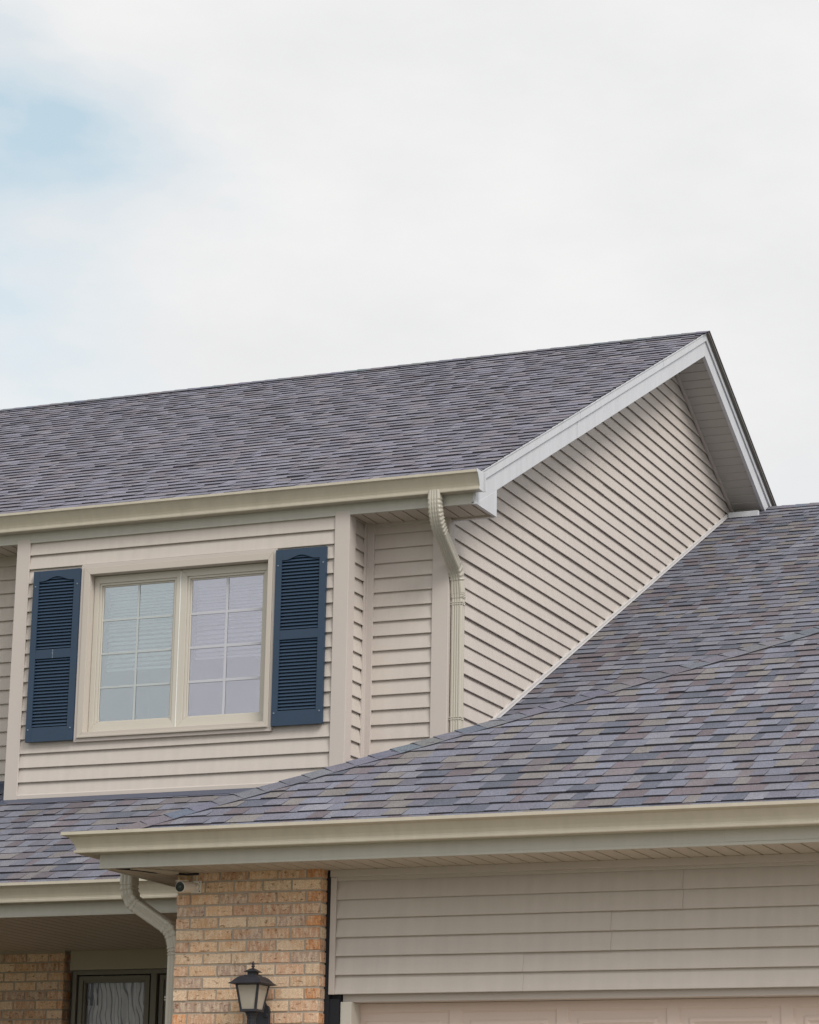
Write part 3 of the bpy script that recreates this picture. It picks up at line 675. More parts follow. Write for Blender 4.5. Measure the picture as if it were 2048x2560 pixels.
# mitred strip + return gutter running back along the garage's left side
mb = MB(); prof = gutter_prof(gy, 1.953, .112, .128)
pm = [(a, z) for a, z in prof]
i = len(mb.v); n = len(pm)
A_ = [(-7.352, a - .0015, z) for a, z in pm]; B_ = [(GX0 - .012 + (a - gy) * 1.30, a, z) for a, z in pm]
Bm = [(min(x_, -7.42), y_, z_) for x_, y_, z_ in B_]; C_ = [(x_, 16.2, z_) for x_, y_, z_ in B_]
mb.v += A_ + B_ + C_
for k in range(n):
    j = (k + 1) % n; mb.f.append((i + k, i + j, i + n + j, i + n + k)); mb.c.append(None); mb.f.append((i + n + k, i + n + j, i + 2 * n + j, i + 2 * n + k)); mb.c.append(None)
mb.f.append(tuple(i + k for k in range(n))); mb.c.append(None); mb.f.append(tuple(i + 2 * n + k for k in reversed(range(n)))); mb.c.append(None)
gm = mb.build('gutter_return', M['gutter'], g_gar)
# garage fascia + soffit
mb = MB(); mb.box(GX0, GX1, gy, gy + .02, gz, 2.05); mb.box(GX0 - .002, GX1, gy - .003, gy + .021, gz - .004, gz + .012)
mb.box(-3.877, GX1, gy - .0018, gy + .01, gz + .013, 2.0)
mb.build('fascia', M['fascia'], house, bevel=.0015)
mb = MB(); mb.box(GX0, GX0 + .02, gy + .021, 16.6, gz, 2.05); mb.build('fascia', M['fascia'], house); mb = MB(); mb.box(GX1 - .02, GX1, gy + .021, 16.6, gz, 2.05); mb.build('fascia', M['fascia'], house)
mb = MB(); soffit_y(mb, GX0 + .02, GX1 - .02, gy + .02, Yg + .005, gz + .004, p=.0975, ph=.01)
mb2 = MB()
# left overhang soffit, grooves across
y = Yg + .005
while y < 16.6:
    mb.face([(GX0 + .02, y, gz + .004), (-7.1, y, gz + .004), (-7.1, y + .09, gz + .004), (GX0 + .02, y + .09, gz + .004)]); mb.face([(GX0 + .02, y + .09, gz + .01), (-7.1, y + .09, gz + .01), (-7.1, y + .0975, gz + .01), (GX0 + .02, y + .0975, gz + .01)]); y += .0975
mb.build('soffit', M['soffit'], house, fixn=False)
# warped soffit channel at the garage corner
mb = MB(); pts = [(-7.33, gy + .03, gz + .001), (-7.24, 13.22, gz - .004), (-7.17, 13.30, gz - .010), (-7.14, 13.36, gz - .004), (-7.05, 13.44, gz - .008), (-6.99, 13.485, gz - .002)]
mb.tube(pts, .006, 6); mb.build('soffit_channel', M['black'], house)
mb = MB(); mb.hexa([(-7.27, 13.20, gz - .005), (-7.10, 13.38, gz - .016), (-7.06, 13.38, gz - .014), (-7.22, 13.18, gz - .003)], [(-7.27, 13.20, gz + .002), (-7.10, 13.38, gz + .002), (-7.06, 13.38, gz + .002), (-7.22, 13.18, gz + .002)]); mb.build('soffit_channel', M['soffit'], house)
mb = MB(); mb.extrude([(Yg - .024, gz - .035), (Yg - .024, gz + .004), (Yg - .02, gz + .004), (Yg + .003, gz + .003), (Yg + .003, gz - .035)], 0, -6.225, XR - .2); mb.build('soffit_trim', M['trim'], house, bevel=.002)

# ------------------------------------------------------------------ garage front wall
mb = MB(); seams = {round(.13431 * Yg - .1016 * k, 2): v for k, v in {-1: [-5.05 + .0], 1: [-4.238], 0: [-4.238], 2: [], 3: []}.items()}
zc = .13431 * Yg
seams = {round(zc, 2): [-4.99], round(zc - .1016, 2): [-4.238], round(zc - 2 * .1016, 2): [-4.238], round(zc - 3 * .1016, 2): [-4.628], round(zc - 4 * .1016, 2): [-4.628], round(zc - 5 * .1016, 2): [-5.113], round(zc - 6 * .1016, 2): [-5.113]}
siding(mb, (0, Yg + .015), (1, 0), (0, -1), -6.20, XR - .2, zc - 6 * .1016, gz + .01, zc - 6 * .1016, h=.10163, lap=.020, seams=seams, seed=9, step=.6, wob=.0007)
wall(mb, 'siding_wall', 'siding panel above the garage door')
mb = MB(); mb.extrude([(-6.224, Yg - .016), (-6.190, Yg - .016), (-6.190, Yg - .004), (-6.198, Yg - .004), (-6.198, Yg + .012), (-6.224, Yg + .012)], 2, 1.214, gz - .036); mb.build('edge_trim', M['trim'], house, bevel=.002)
mb = MB(); mb.box(-6.30, -6.165, Yg + .021, Yg + .16, -ZO, gz - .002); mb.box(-6.27, -6.222, Yg - .006, Yg + .02, -ZO, gz - .004); mb.box(-6.222, -6.166, Yg + .0, Yg + .02, -ZO, 1.19); mb.build('black_strip', M['black'], house)  # plain black strips between brick, edge trim and jamb
mb = MB(); mb.box(XR - .3, XR - .2, Yg + .02, 23.6, -ZO, gz + .02); wall(mb, 'siding_wall', 'far side wall of the garage')
# door opening
mb = MB(); mb.box(-6.163, -6.098, Yg + .012, Yg + .14, -ZO, 1.176); mb.build('door_jamb', M['sash'], house, bevel=.003)
mb = MB(); mb.box(-.75, -.6, Yg + .012, Yg + .14, -ZO, 1.176); mb.build('door_jamb', M['sash'], house, bevel=.003)
mb = MB(); mb.box(-6.160, -.2, Yg + .035, Yg + .145, 1.176, 1.23); mb.build('door_header', M['trim'], house, bevel=.003)
mb = MB(); mb.box(-.6, XR - .2, Yg + .012, Yg + .03, -ZO, 1.2); mb.build('siding_wall', M['siding'], house)
gd = MB(); dy = Yg + .13
bk_ = MB(); bk_.box(-6.16, -.6, dy + .042, dy + .05, -ZO, 1.177); door = bk_.build('garage_door', M['door'], house)
secs = 4; zt = 1.177; hh = (zt + ZO) / secs
for k in range(secs):
    za, zb = zt - (k + 1) * hh, zt - k * hh - .003
    sec = MB()
    xs = [-6.12 + .6045 * i_ for i_ in range(9)]
    prof_x = [-6.16] + [q for x_ in xs for q in (x_, x_ + .545)] + [-.6]
    # frame faces round embossed panels
    zp0, zp1 = za + .045, zb - .040
    def fy(p): return dy + p
    sec.face([(-6.16, dy, za), (-.6, dy, za), (-.6, dy, zp0), (-6.16, dy, zp0)]); sec.face([(-6.16, dy, zp1), (-.6, dy, zp1), (-.6, dy, zb), (-6.16, dy, zb)])
    sec.face([(-6.16, dy, zb), (-.6, dy, zb), (-.6, dy + .04, zb), (-6.16, dy + .04, zb)]); sec.face([(-6.16, dy, za), (-.6, dy, za), (-.6, dy + .04, za), (-6.16, dy + .04, za)])
    px_ = -6.16
    for x_ in xs:
        if x_ > -.7: break
        xe = min(x_ + .545, -.62)
        sec.face([(px_, dy, zp0), (x_, dy, zp0), (x_, dy, zp1), (px_, dy, zp1)])
        rings = [(0, 0), (.012, .010), (.05, .010), (.062, .002), (.075, .002), (.088, .010)]
        for (i1, d1), (i2, d2) in zip(rings[:-1], rings[1:]):
            a = [(x_ + i1, dy + d1, zp0 + i1), (xe - i1, dy + d1, zp0 + i1), (xe - i1, dy + d1, zp1 - i1), (x_ + i1, dy + d1, zp1 - i1)]
            b_ = [(x_ + i2, dy + d2, zp0 + i2), (xe - i2, dy + d2, zp0 + i2), (xe - i2, dy + d2, zp1 - i2), (x_ + i2, dy + d2, zp1 - i2)]
            for q in range(4): sec.face([a[q], a[(q + 1) % 4], b_[(q + 1) % 4], b_[q]])
        sec.face(b_); px_ = xe
    sec.face([(px_, dy, zp0), (-.6, dy, zp0), (-.6, dy, zp1), (px_, dy, zp1)])
    sec.build('door_panel', M['door'], door, fixn=False)

# ------------------------------------------------------------------ brickwork
BP = [((.64, .41, .25), 30), ((.58, .35, .225), 22), ((.69, .49, .33), 22), ((.49, .28, .18), 10), ((.44, .30, .23), 8)]
def bricks(mb, o2, ud, nd, s0, s1, z0, z1, bw=.1755, bh=.0650, joint=.0095, seed=1, quoin=True, proud=.005, zph=0.0):
    rnd = random.Random(seed); k = 0; z = z0
    def P(s_, off, z_): return (o2[0] + ud[0] * s_ + nd[0] * off, o2[1] + ud[1] * s_ + nd[1] * off, z_)
    z = z1 - zph
    while z > z0:
        zb, ztp = z - bh + joint, z
        s_ = s0 + (0 if k % 2 else -bw * .5)
        while s_ < s1:
            a, b_ = max(s_ + joint * .5, s0), min(s_ + bw - joint * .5, s1)
            if b_ - a > .012:
                c = pick(rnd, BP); gg = rnd.uniform(.88, 1.12)
                if b_ - a < bw * .55 and rnd.random() < .6: c = (.58, .24, .09) if rnd.random() < .6 else (.46, .29, .19)
                col = tuple(q * gg for q in c); pr = proud + rnd.uniform(-.0015, .002)
                j = [rnd.uniform(-.0022, .0022) for _ in range(8)]
                e = .0025
                fb = [P(a + e + j[0], pr, zb + e + j[1]), P(b_ - e + j[2], pr, zb + e + j[3]), P(b_ - e + j[4], pr, ztp - e + j[5]), P(a + e + j[6], pr, ztp - e + j[7])]
                bb = [P(a, 0, zb), P(b_, 0, zb), P(b_, 0, ztp), P(a, 0, ztp)]
                mb.face(fb, col)
                for q in range(4): mb.face([bb[q], bb[(q + 1) % 4], fb[(q + 1) % 4], fb[q]], tuple(v * .95 for v in col))
            s_ += bw
        z -= bh; k += 1
PXL, PXR = -7.130, -6.250
pier = MB(); bricks(pier, (0, Ybr + .005), (1, 0), (0, -1), PXL, PXR, -ZO, gz + .016, seed=41)
bricks(pier, (PXR - .005, 0), (0, 1), (1, 0), Ybr + .006, Yg + .02, -ZO, gz + .016, bw=.16, seed=42)
bricks(pier, (PXL + .005, 0), (0, -1), (-1, 0), -Yf, -Ybr - .006, -ZO, gz + .016, seed=43)
bp_ = pier.build('brick_wall', M['brick'], house, fixn=False); bp_['label'] = 'tan brick pier beside the garage door'
mm_ = MB(); mm_.box(PXL + .004, PXR - .004, Ybr + .0055, Yg + .03, -ZO, gz + .003); mm_.box(PXL + .004, PXL + .2, Yg + .03, Yf, -ZO, gz + .003); mm_.build('mortar', M['mortar'], bp_)
# porch: brick wall, ceiling, fascia
pw = MB(); pxr = -9.668; bricks(pw, (0, Yf + .005), (1, 0), (0, -1), XL, pxr, -ZO, pz - .004, seed=51, zph=.012)
bricks(pw, (pxr - .005, 0), (0, 1), (1, 0), Yf + .006, Yf + .1, -ZO, pz - .004, bw=.1, seed=52, zph=.012)
pb = pw.build('brick_wall', M['brick'], house, fixn=False); pb['label'] = 'shaded brick wall under the porch roof'
mm_ = MB(); mm_.box(XL, pxr - .004, Yf + .0055, Yf + .12, -ZO, pz + .003); mm_.build('mortar', M['mortar'], pb)
mb = MB(); soffit_y(mb, XL, -7.14, py + .02, Yf + .1, pz + .003, p=.0985); mb.build('porch_ceiling', M['soffit'], house, fixn=False)
mb = MB(); mb.box(XL, -7.3, py, py + .02, pz, 2.02); mb.box(-8.83, -7.3, py - .0018, py + .01, pz + .006, 2.0); mb.build('fascia', M['fascia'], house, bevel=.002)

# ------------------------------------------------------------------ porch window
k_ = 1.0
FY = Yf + .05
def frame(mb_, x0, x1, z0, z1, w_, ya_, yb__):
    mb_.box(x0, x0 + w_, ya_, yb__, z0, z1); mb_.box(x1 - w_, x1, ya_, yb__, z0, z1); mb_.box(x0 + w_, x1 - w_, ya_, yb__, z1 - w_, z1); mb_.box(x0 + w_, x1 - w_, ya_, yb__, z0, z0 + w_)
mb = MB(); frame(mb, -9.625, -7.15, -.9, 1.690, .03, FY, FY + .1); mb.box(-9.012, -8.968, FY - .004, FY + .1, -.87, 1.66); pwn = mb.build('porch_window', M['olive'], house, bevel=.002)
mb = MB(); mb.box(-9.64, -7.14, Yf + .03, Yf + .09, 1.692, pz + .003); mb.build('window_header', M['olivepanel'], pwn, bevel=.003)
for (a, b_) in ((-9.605, -9.03), (-8.975, -8.45)):
    mb = MB(); frame(mb, a + .02, b_ - .002, -.86, 1.652, .032, FY + .015, FY + .06); frame(mb, a + .052, b_ - .034, -.83, 1.622, .014, FY + .028, FY + .062)
    s1_ = mb.build('window_sash', M['olive'], pwn, bevel=.002)
    mb = MB(); mb.box(a + .06, b_ - .04, FY + .045, FY + .049, -.82, 1.612); mb.build('window_pane', M['glass_porch'], pwn)
mb = MB(); nseg = 60  # added rippled sheet behind the pane, carries the painted reflection
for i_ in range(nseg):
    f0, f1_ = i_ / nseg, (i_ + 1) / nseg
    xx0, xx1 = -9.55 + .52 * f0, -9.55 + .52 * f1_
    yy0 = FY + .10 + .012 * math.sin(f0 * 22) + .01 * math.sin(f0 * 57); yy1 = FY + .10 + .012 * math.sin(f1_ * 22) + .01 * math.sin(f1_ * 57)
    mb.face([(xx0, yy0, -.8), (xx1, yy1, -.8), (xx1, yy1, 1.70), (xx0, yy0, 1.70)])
mb.build('pane_backing', M['pane_backing'], pwn, smooth=True)
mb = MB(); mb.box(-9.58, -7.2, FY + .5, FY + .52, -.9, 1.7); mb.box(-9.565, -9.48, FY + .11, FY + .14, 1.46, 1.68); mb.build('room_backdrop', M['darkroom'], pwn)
mb = MB()  # plain pleated curtain behind the next pane
for i_ in range(40): mb.face([(-8.92 + .008 * i_, FY + .12 + .012 * (i_ % 2), -.8), (-8.92 + .008 * (i_ + 1), FY + .12 + .012 * ((i_ + 1) % 2), -.8), (-8.92 + .008 * (i_ + 1), FY + .12 + .012 * ((i_ + 1) % 2), 1.66), (-8.92 + .008 * i_, FY + .12 + .012 * (i_ % 2), 1.66)])
mb.build('pane_backing', M['room'], pwn)

# ------------------------------------------------------------------ bay window
ox0, ox1, oz0, oz1 = -9.487, -7.970, 3.217, 4.476
# J channel ring then wide casing, mitred
def ring(mb_, a, b_, ya_, yb__):
    """mitred picture frame between rectangles a (outer) and b_ (inner): x0,x1,z0,z1; face at ya_, back at yb__"""
    A1 = [(a[0], a[2]), (a[1], a[2]), (a[1], a[3]), (a[0], a[3])]; B1 = [(b_[0], b_[2]), (b_[1], b_[2]), (b_[1], b_[3]), (b_[0], b_[3])]
    for q in range(4):
        r_ = (q + 1) % 4
        mb_.hexa([(A1[q][0], ya_, A1[q][1]), (A1[r_][0], ya_, A1[r_][1]), (B1[r_][0], ya_, B1[r_][1]), (B1[q][0], ya_, B1[q][1])],
                 [(A1[q][0], yb__, A1[q][1]), (A1[r_][0], yb__, A1[r_][1]), (B1[r_][0], yb__, B1[r_][1]), (B1[q][0], yb__, B1[q][1])])
mb = MB(); ring(mb, (ox0, ox1, oz0, oz1), (ox0 + .024, ox1 - .024, oz0 + .022, oz1 - .024), Yb - .014, Yb + .03)
win = mb.build('double_window', M['trim'], house, bevel=.0022)
ci = (ox0 + .072, ox1 - .060, oz0 + .066, oz1 - .074)
mb = MB(); ring(mb, (ox0 + .0245, ox1 - .0245, oz0 + .0225, oz1 - .0245), ci, Yb - .020, Yb + .075); mb.build('window_casing', M['casing'], win, bevel=.0022)
mb = MB(); mb.box(ox0 + .03, ox1 - .03, Yb - .03, Yb - .021, oz0 + .026, oz0 + .040); mb.build('window_sill', M['casing'], win, bevel=.002)
fyy = Yb + .062; kk = (fyy) / Yb
def zx(x): return x * kk
midx = -8.735
for side, (gx_0, gx_1) in enumerate(((-9.302, -8.755), (-8.612, -8.070))):
    a0, a1 = gx_0 * 1.0045, gx_1 * 1.0045; c0, c1 = 3.352 * 1.0045, 4.303 * 1.0045
    x0_, x1_ = (ci[0] + .004, midx - .004) if side == 0 else (midx + .004, ci[1] - .004)
    x0_, x1_ = (x0_, -8.735) if side == 0 else (-8.727, x1_)
    mb = MB(); zz0, zz1 = ci[2] + .004, ci[3] - .003
    ring(mb, (x0_, x1_, zz0, zz1), (a0 - .030, a1 + .030, c0 - .026, c1 + .026), fyy - .012, fyy + .04)
    ring(mb, (a0 - .0295, a1 + .0295, c0 - .0255, c1 + .0255), (a0 - .012, a1 + .012, c0 - .010, c1 + .010), fyy - .004, fyy + .035)
    ring(mb, (a0 - .0115, a1 + .0115, c0 - .0095, c1 + .0095), (a0, a1, c0, c1), fyy + .006, fyy + .03)
    sa = mb.build('window_sash', M['sash'], win, bevel=.0018)
    sa['label'] = ('left casement with greenish clear glass', 'right casement with bluish lavender glass')[side]
    mb = MB(); mb.box(a0 - .005, a1 + .005, fyy + .0135, fyy + .0165, c0 - .005, c1 + .005); mb.build('window_pane', M['glass' if side == 0 else 'glass_tint'], win)
    mb = MB(); xm = (a0 + a1) / 2; wv_ = .0075 if side == 0 else .0095
    yo = fyy + .0085
    mb.box(xm - wv_, xm + wv_, yo, yo + .004, c0 + .001, c1 - .001)
    for q in (1, 2, 3):
        zq = c0 + (c1 - c0) * (4 - q) / 4
        mb.box(a0, xm - wv_, yo, yo + .004, zq - wv_, zq + wv_); mb.box(xm + wv_, a1, yo, yo + .004, zq - wv_, zq + wv_)
    mb.build('window_grid', M['muntin' if side else 'muntin_grey'], win, bevel=.001)
    bl = MB(); zz = c1 - .02; zend = 3.76 if side == 0 else 3.80; rnd = random.Random(60 + side)
    bl.box(a0 - .01, a1 + .01, fyy + .1, fyy + .135, c1 - .015, c1 + .03)
    while zz > zend:
        tl = rnd.uniform(-.002, .002) + (.002 if zz > 4.0 else .006)
        bl.hexa([(a0 - .01, fyy + .105, zz - .011 - tl), (a1 + .01, fyy + .105, zz - .011 + rnd.uniform(-.001, .001)), (a1 + .01, fyy + .128, zz + .010), (a0 - .01, fyy + .128, zz + .010)],
                [(a0 - .01, fyy + .105, zz - .0095 - tl), (a1 + .01, fyy + .105, zz - .0095), (a1 + .01, fyy + .128, zz + .0115), (a0 - .01, fyy + .128, zz + .0115)])
        zz -= .0225 if zz > 4.05 else .031
    bl.box(a0 - .01, a1 + .01, fyy + .108, fyy + .128, zend - .022, zend - .004)
    bl.build('blind', M['blind'], win)
mb = MB(); mb.box(-8.7345, -8.7275, fyy - .0145, fyy + .02, ci[2] + .01, ci[3] - .01); mb.box(ci[0] + .0005, ci[0] + .0035, fyy - .006, fyy + .01, ci[2], ci[3]); mb.box(ci[0] + .004, ci[1] - .004, fyy - .008, fyy + .01, ci[2] + .0005, ci[2] + .0032); mb.build('caulk_bead', M['caulk'], win)
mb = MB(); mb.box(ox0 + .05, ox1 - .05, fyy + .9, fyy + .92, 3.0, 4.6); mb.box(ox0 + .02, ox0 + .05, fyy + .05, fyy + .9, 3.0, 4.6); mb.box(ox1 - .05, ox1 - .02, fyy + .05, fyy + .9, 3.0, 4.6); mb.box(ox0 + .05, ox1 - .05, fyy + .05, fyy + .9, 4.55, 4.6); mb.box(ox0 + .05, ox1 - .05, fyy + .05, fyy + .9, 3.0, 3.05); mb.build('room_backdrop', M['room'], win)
# siding behind the window is cut by the casing: block light leaks with sheathing
# ------------------------------------------------------------------ shutters
def shutter(x0, x1, z0, z1, label, scratch=False):
    yf_ = Yb - .030;     st = .046; mb_ = MB(); yb__ = Yb - .003
    mb_.box(x0, x0 + st, yf_, yb__, z0, z1); mb_.box(x1 - st, x1, yf_, yb__, z0, z1)
    zb1 = z0 + .100; zm0, zm1 = z0 + .588, z0 + .652; ztop = z1 - .075
    mb_.box(x0 + st, x1 - st, yf_ + .0012, yb__, z0, zb1); mb_.box(x0 + st, x1 - st, yf_ + .0012, yb__, zm0, zm1)
    # arched head
    nn = 24; lo = []
    for i_ in range(nn + 1):
        t_ = i_ / nn; x = x0 + st + (x1 - x0 - 2 * st) * t_
        u_ = abs(2 * t_ - 1); bump = .030 * (0.5 + .5 * math.cos(math.pi * min(1, u_ / .85)))
        lo.append((x, ztop + bump))
    prof = lo + [(x1 - st, z1), (x0 + st, z1)]
    i0 = len(mb_.v); n_ = len(prof)
    for i_ in range(nn):
        a, b_ = lo[i_], lo[i_ + 1]
        mb_.hexa([(a[0], yf_ + .0012, a[1]), (b_[0], yf_ + .0012, b_[1]), (b_[0], yf_ + .0012, z1), (a[0], yf_ + .0012, z1)], [(a[0], yb__, a[1]), (b_[0], yb__, b_[1]), (b_[0], yb__, z1), (a[0], yb__, z1)])
    root = mb_.build('window_shutter', M['navy'], house); root['label'] = label
    lv = MB()
    for a, b_ in ((zb1, zm0), (zm1, ztop + .03)):
        n_ = round((b_ - a) / .0232); p = (b_ - a) / n_
        for i_ in range(n_):
            zz_ = a + i_ * p
            lv.hexa([(x0 + st, yf_ + .004, zz_ + p * .32), (x1 - st, yf_ + .004, zz_ + p * .32), (x1 - st, yf_ + .014, zz_ + p * 1.02), (x0 + st, yf_ + .014, zz_ + p * 1.02)],
                    [(x0 + st, yf_ + .0075, zz_ + p * .28), (x1 - st, yf_ + .0075, zz_ + p * .28), (x1 - st, yf_ + .018, zz_ + p * 1.0), (x0 + st, yf_ + .018, zz_ + p * 1.0)])
    lv.box(x0 + st, x1 - st, yb__ - .001, yb__, zb1, ztop + .028)
    lv.build('louvres', M['navy'], root)
    sc = MB()
    for x in (x0 + st * .42, x1 - st * .42):
        for z in (z0 + .085, z1 - .112):
            sc = MB(); sc.tube([(x, yf_ + .001, z), (x, yf_ - .003, z), (x, yf_ - .005, z)], [.006, .006, .003], 10); sc.build('screw_cap', M['screw'], root)
    if scratch:
        s_ = MB(); rn = random.Random(3); xx = (x0 + x1) / 2 - .005
        for i_ in range(9):
            z = zm1 - .004 - i_ * .0068; s_.box(xx + rn.uniform(-.003, .002), xx + rn.uniform(.003, .007), yf_ + .0006, yf_ + .0013, z - .005, z)
        s_.build('scuff_mark', paint('pale_scuff', (.22, .26, .32), .8, .3, 80), root)
shutter(-9.864, -9.489, 3.232, 4.452, 'navy louvred shutter left of the window, scuffed on its middle rail', True)
shutter(-7.967, -7.592, 3.246, 4.460, 'navy louvred shutter right of the window')

# ------------------------------------------------------------------ downspouts
def downspout(path, axis_u, wu, wv, label, elbows, parent=house, straps=(), flare=None):
    """rectangular corrugated pipe; axis_u is the constant width direction"""
    P_ = [Vector(p) for p in path]; U_ = Vector(axis_u).normalized()
    # resample with rounded bends
    pts = []
    for i_, p in enumerate(P_):
        if 0 < i_ < len(P_) - 1:
            r_ = elbows[i_ - 1]; a = (P_[i_ - 1] - p).normalized(); b_ = (P_[i_ + 1] - p).normalized()
            q0, q1 = p + a * r_, p + b_ * r_
            for t_ in range(13):
                s_ = t_ / 12; pts.append(((q0 * (1 - s_) ** 2 + p * 2 * s_ * (1 - s_) + q1 * s_ ** 2), i_))
        else: pts.append((p, 0))
    dense = []
    for (a, ea), (b_, eb) in zip(pts[:-1], pts[1:]):
        ln_ = (b_ - a).length; el = bool(ea) and ea == eb; st_ = .0065 if el else .5; n_ = max(1, int(ln_ / st_))
        for q in range(n_): dense.append((a.lerp(b_, q / n_), el))
    dense.append((pts[-1][0], False))
    mb_ = MB(); ring_n = None; i0 = 0; cnt = 0
    for k, (p, el) in enumerate(dense):
        d = (dense[min(k + 1, len(dense) - 1)][0] - dense[max(k - 1, 0)][0]).normalized()
        V_ = d.cross(U_).normalized()
        cr_ = 0
        if el: cnt += 1; cr_ = .0022 if cnt % 4 < 2 else -.0014
        hw_, hv_ = wu / 2 + cr_, wv / 2 + (cr_ * .2 if flare else cr_)
        fl = 1.0
        if flare and el: hw_ += .003; hv_ += .003
        # corrugated cross-section: shallow ribs along each face
        sec_ = []
        def side(ax, ay, bx, by, n_, nx_, ny_):
            for q in range(n_):
                t_ = q / n_; rb_ = .0018 * (1 if (q % 2) else -1) * (0 if q == 0 else 1)
                sec_.append((ax + (bx - ax) * t_ + nx_ * rb_, ay + (by - ay) * t_ + ny_ * rb_))
        c_ = .006
        side(-hw_ + c_, -hv_, hw_ - c_, -hv_, 8, 0, -1); sec_.append((hw_ - c_, -hv_)); side(hw_, -hv_ + c_, hw_, hv_ - c_, 6, 1, 0); sec_.append((hw_, hv_ - c_)); side(hw_ - c_, hv_, -hw_ + c_, hv_, 8, 0, 1); sec_.append((-hw_ + c_, hv_)); side(-hw_, hv_ - c_, -hw_, -hv_ + c_, 6, -1, 0); sec_.append((-hw_, -hv_ + c_))
        ns_ = len(sec_)
        mb_.v += [tuple(p + U_ * a_ + V_ * b2) for a_, b2 in sec_]
        if k:
            base = len(mb_.v) - 2 * ns_
            for q in range(ns_): mb_.f.append((base + q, base + (q + 1) % ns_, base + ns_ + (q + 1) % ns_, base + ns_ + q)); mb_.c.append(None)
    mb_.f.append(tuple(range(ns_))); mb_.c.append(None)
    
    root = mb_.build('downspout', M['spout'], parent); root['label'] = label
    for (z_, p0) in straps:
        s_ = MB(); a, b_ = wu / 2 + .003, wv / 2 + .003
        for dz in (0, .014):
            s_.box(p0[0] - a, p0[0] + a, p0[1] - b_, p0[1] + b_, z_ + dz, z_ + dz + .007)
        s_.tube([(p0[0] + a, p0[1], z_ + .01), (p0[0] + a + .008, p0[1], z_ - .004)], .004, 6)
        s_.build('pipe_strap', M['spout'], root, bevel=.001)
    return root
mx_, my_ = -6.786, 16.728
downspout([(-6.79, 16.305, 4.77), (-6.79, 16.315, 4.58), (mx_, my_ - .03, 4.30), (mx_, my_, 4.14), (mx_, my_, 2.9)], (1, 0, 0), .078, .062, 'downspout dropping from the upper gutter beside the gable corner', [.13, .06, .02], straps=[(4.075, (mx_, my_)), (3.29, (mx_, my_))], flare=True)
gyd = 13.635
downspout([(-7.505, gyd, 1.975), (-7.505, gyd, 1.765), (-7.215, gyd, 1.585), (-7.187, gyd, 1.47), (-7.187, gyd, -ZO + .05)], (0, 1, 0), .088, .074, 'downspout bending in from the garage side gutter to the brick pier', [.085, .05, .03], straps=[(1.20, (-7.187, gyd))])

# ------------------------------------------------------------------ lantern on the brick pier
lx, ly = -6.577, 13.36
lamp = empty('wall_lantern', (lx, Ybr, 1.05), 'black metal carriage lantern with frosted glass on the tan brick pier', 'lantern')
def sq(h_, z): return [(lx - h_, ly - h_, z), (lx + h_, ly - h_, z), (lx + h_, ly + h_, z), (lx - h_, ly + h_, z)]
def loft(mb_, secs_):
    i0 = len(mb_.v)
    for h_, z in secs_: mb_.v += sq(h_, z)
    for k in range(len(secs_) - 1):
        for q in range(4): mb_.f.append((i0 + 4 * k + q, i0 + 4 * k + (q + 1) % 4, i0 + 4 * k + 4 + (q + 1) % 4, i0 + 4 * k + 4 + q)); mb_.c.append(None)
    mb_.f.append((i0 + 3, i0 + 2, i0 + 1, i0)); mb_.c.append(None); n_ = i0 + 4 * (len(secs_) - 1); mb_.f.append((n_, n_ + 1, n_ + 2, n_ + 3)); mb_.c.append(None)
mb = MB(); loft(mb, [(.066, 1.250), (.098, 1.256), (.0985, 1.259), (.084, 1.268), (.072, 1.282), (.062, 1.292), (.051, 1.298), (.037, 1.3005), (.037, 1.305), (.023, 1.306), (.023, 1.321), (.037, 1.321), (.0385, 1.3225), (.028, 1.329), (.016, 1.337), (.008, 1.340), (.006, 1.342)])
mb.build('lantern_roof', M['lampblack'], lamp, bevel=.0008)
mb = MB(); mb.lathe([(.006, 1.338), (.005, 1.346), (.010, 1.350), (.0105, 1.354), (.006, 1.358), (.006, 1.360), (.009, 1.364), (.0085, 1.369), (.004, 1.376), (.001, 1.380)], lx, ly, 14); mb.build('finial', M['lampblack'], lamp, smooth=True)
ht, hb_ = .069, .0475; zt_, zb_ = 1.250, 1.117
mb = MB()
for sx, sy in ((-1, -1), (1, -1), (1, 1), (-1, 1)):
    w1 = .0058
    def pt(h_, z, a, b2): return (lx + sx * h_ - sx * a, ly + sy * h_ - sy * b2, z)
    mb.hexa([pt(hb_, zb_, 0, 0), pt(hb_, zb_, 2 * w1, 0), pt(hb_, zb_, 2 * w1, 2 * w1), pt(hb_, zb_, 0, 2 * w1)], [pt(ht, zt_, 0, 0), pt(ht, zt_, 2 * w1, 0), pt(ht, zt_, 2 * w1, 2 * w1), pt(ht, zt_, 0, 2 * w1)])
loft(mb, [(hb_ - .006, zb_ - .008), (hb_ + .001, zb_ - .006), (hb_ + .001, zb_ + .006), (hb_ - .01, zb_ + .008)])
mb.build('lantern_frame', M['lampblack'], lamp, bevel=.0008)
for nrm in ((0, -1), (1, 0), (0, 1), (-1, 0)):
    mb = MB(); tx, ty = -nrm[1], nrm[0]
    def gp(h_, z, s_, inset): return (lx + nrm[0] * (h_ - inset) + tx * s_ * (h_ - .010), ly + nrm[1] * (h_ - inset) + ty * s_ * (h_ - .010), z)
    mb.hexa([gp(hb_, zb_ + .007, -1, .004), gp(hb_, zb_ + .007, 1, .004), gp(hb_, zb_ + .007, 1, .007), gp(hb_, zb_ + .007, -1, .007)], [gp(ht, zt_ - .001, -1, .004), gp(ht, zt_ - .001, 1, .004), gp(ht, zt_ - .001, 1, .007), gp(ht, zt_ - .001, -1, .007)])
    mb.build('glass_pane', None or M['lampglass'], lamp)
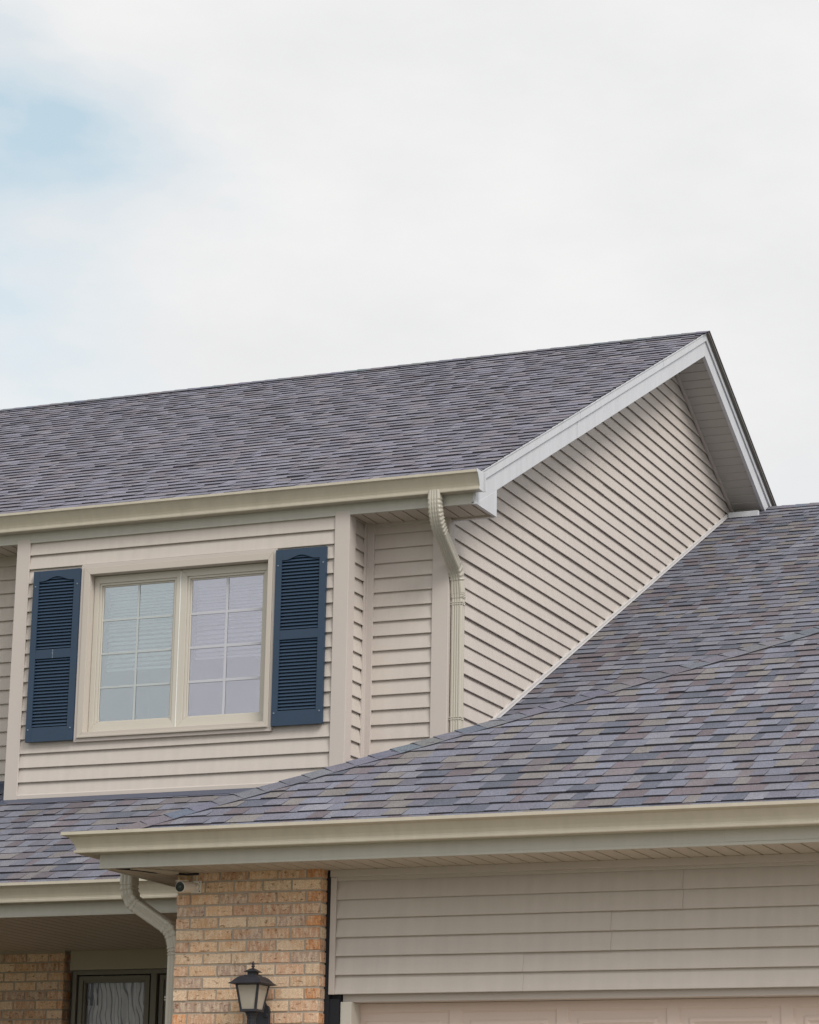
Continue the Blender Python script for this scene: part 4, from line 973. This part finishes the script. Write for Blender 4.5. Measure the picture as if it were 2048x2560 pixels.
mb = MB(); mb.lathe([(.006, 1.122), (.011, 1.124), (.011, 1.15), (.020, 1.165), (.022, 1.185), (.014, 1.215), (.002, 1.222)], lx, ly, 16); mb.build('bulb', M['bulb'], lamp, smooth=True)
mb = MB(); mb.lathe([(.035, 1.111), (.036, 1.105), (.031, 1.098), (.029, 1.090), (.026, 1.086), (.026, 1.080), (.023, 1.074), (.020, 1.05), (.018, 1.02), (.016, .98), (.010, .95)], lx, ly, 18)
mb.tube([(lx, ly, 1.0), (lx, ly + .03, .96), (lx, ly + .08, .95), (lx, ly + .125, .98), (lx, Ybr - .01, 1.03)], [.014, .013, .013, .015, .018], 12)
for a_ in range(10):
    t_ = a_ * math.pi / 5; mb.tube([(lx + .0215 * math.cos(t_), ly + .0215 * math.sin(t_), 1.072), (lx + .018 * math.cos(t_), ly + .018 * math.sin(t_), 1.0)], .0026, 6)
mb.build('lantern_arm', M['lampblack'], lamp, smooth=False)
mb = MB(); pl = [(-.046, 1.13), (-.046, .96), (-.03, .93), (0, .915), (.03, .93), (.046, .96), (.046, 1.13), (.040, 1.148), (.024, 1.158), (.016, 1.172), (.006, 1.178), (0, 1.188), (-.006, 1.178), (-.016, 1.172), (-.024, 1.158), (-.040, 1.148)]
mb.extrude([(lx + a, z) for a, z in pl], 1, Ybr - .022, Ybr - .002); mb.tube([(lx + .028, Ybr - .022, 1.10), (lx + .028, Ybr - .027, 1.10)], [.013, .011], 12); mb.build('back_plate', M['lampblack'], lamp, bevel=.003)

# ------------------------------------------------------------------ security camera under the garage soffit
sc_ = empty('security_camera', (-7.006, Ybr, 1.805), 'small white bullet security camera with black face on brick under garage soffit', 'security camera')
A = Vector((-7.006, Ybr, 1.805))
mb = MB(); pr = [(-.029, -.034), (.029, -.034), (.031, -.031), (.031, .031), (.029, .034), (-.029, .034), (-.031, .031), (-.031, -.031)]
mb.extrude([(A.x + a, A.z + b_) for a, b_ in pr], 1, Ybr - .012, Ybr - .0035); mb.build('mount_plate', M['camwhite'], sc_, bevel=.002)
for a, b_ in ((.022, .026), (.022, -.024), (-.022, .026), (-.022, -.024)):
    mb = MB(); mb.tube([(A.x + a, Ybr - .012, A.z + b_), (A.x + a, Ybr - .0135, A.z + b_)], .0035, 8); mb.build('screw', M['camblack'], sc_)
mb = MB(); mb.tube([A + Vector((0, -.010, 0)), A + Vector((-.001, -.02, 0)), A + Vector((-.003, -.03, -.001)), A + Vector((-.006, -.042, -.003))], [.022, .018, .013, .014], 16); mb.build('ball_joint', M['camwhite'], sc_, smooth=True)
ax = Vector((-.06, -1, -.10)).normalized(); s0_ = A + Vector((-.006, -.035, -.003))
mb = MB(); mb.tube([s0_, s0_ + ax * .006, s0_ + ax * .02, s0_ + ax * .135, s0_ + ax * .14], [.016, .025, .0285, .0305, .0295], 28); mb.build('camera_body', M['camwhite'], sc_, smooth=False)
mb = MB(); mb.tube([s0_ + ax * .139, s0_ + ax * .1415, s0_ + ax * .1418], [.0278, .0275, .024], 28); mb.build('camera_face', M['camblack'], sc_)
mb = MB(); mb.tube([s0_ + ax * .1412, s0_ + ax * .144], [.0085, .0055], 16); mb.build('lens', M['lens'], sc_)
mb = MB(); sx_ = ax.cross(Vector((0, 0, 1))).normalized()
q0 = s0_ + ax * .07 + Vector((0, 0, .031)); q1 = s0_ + ax * .165 + Vector((0, 0, .030))
mb.hexa([q0 - sx_ * .016, q0 + sx_ * .016, q1 + sx_ * .016, q1 - sx_ * .016], [q + Vector((0, 0, .0028)) for q in (q0 - sx_ * .016, q0 + sx_ * .016, q1 + sx_ * .016, q1 - sx_ * .016)]); mb.build('visor', M['camwhite'], sc_)
mb = MB(); mb.tube([(A.x + .002, Ybr - .008, A.z + .03), (A.x + .002, Ybr - .009, gz + .01)], .0022, 6); mb.build('cable', M['camwhite'], sc_)
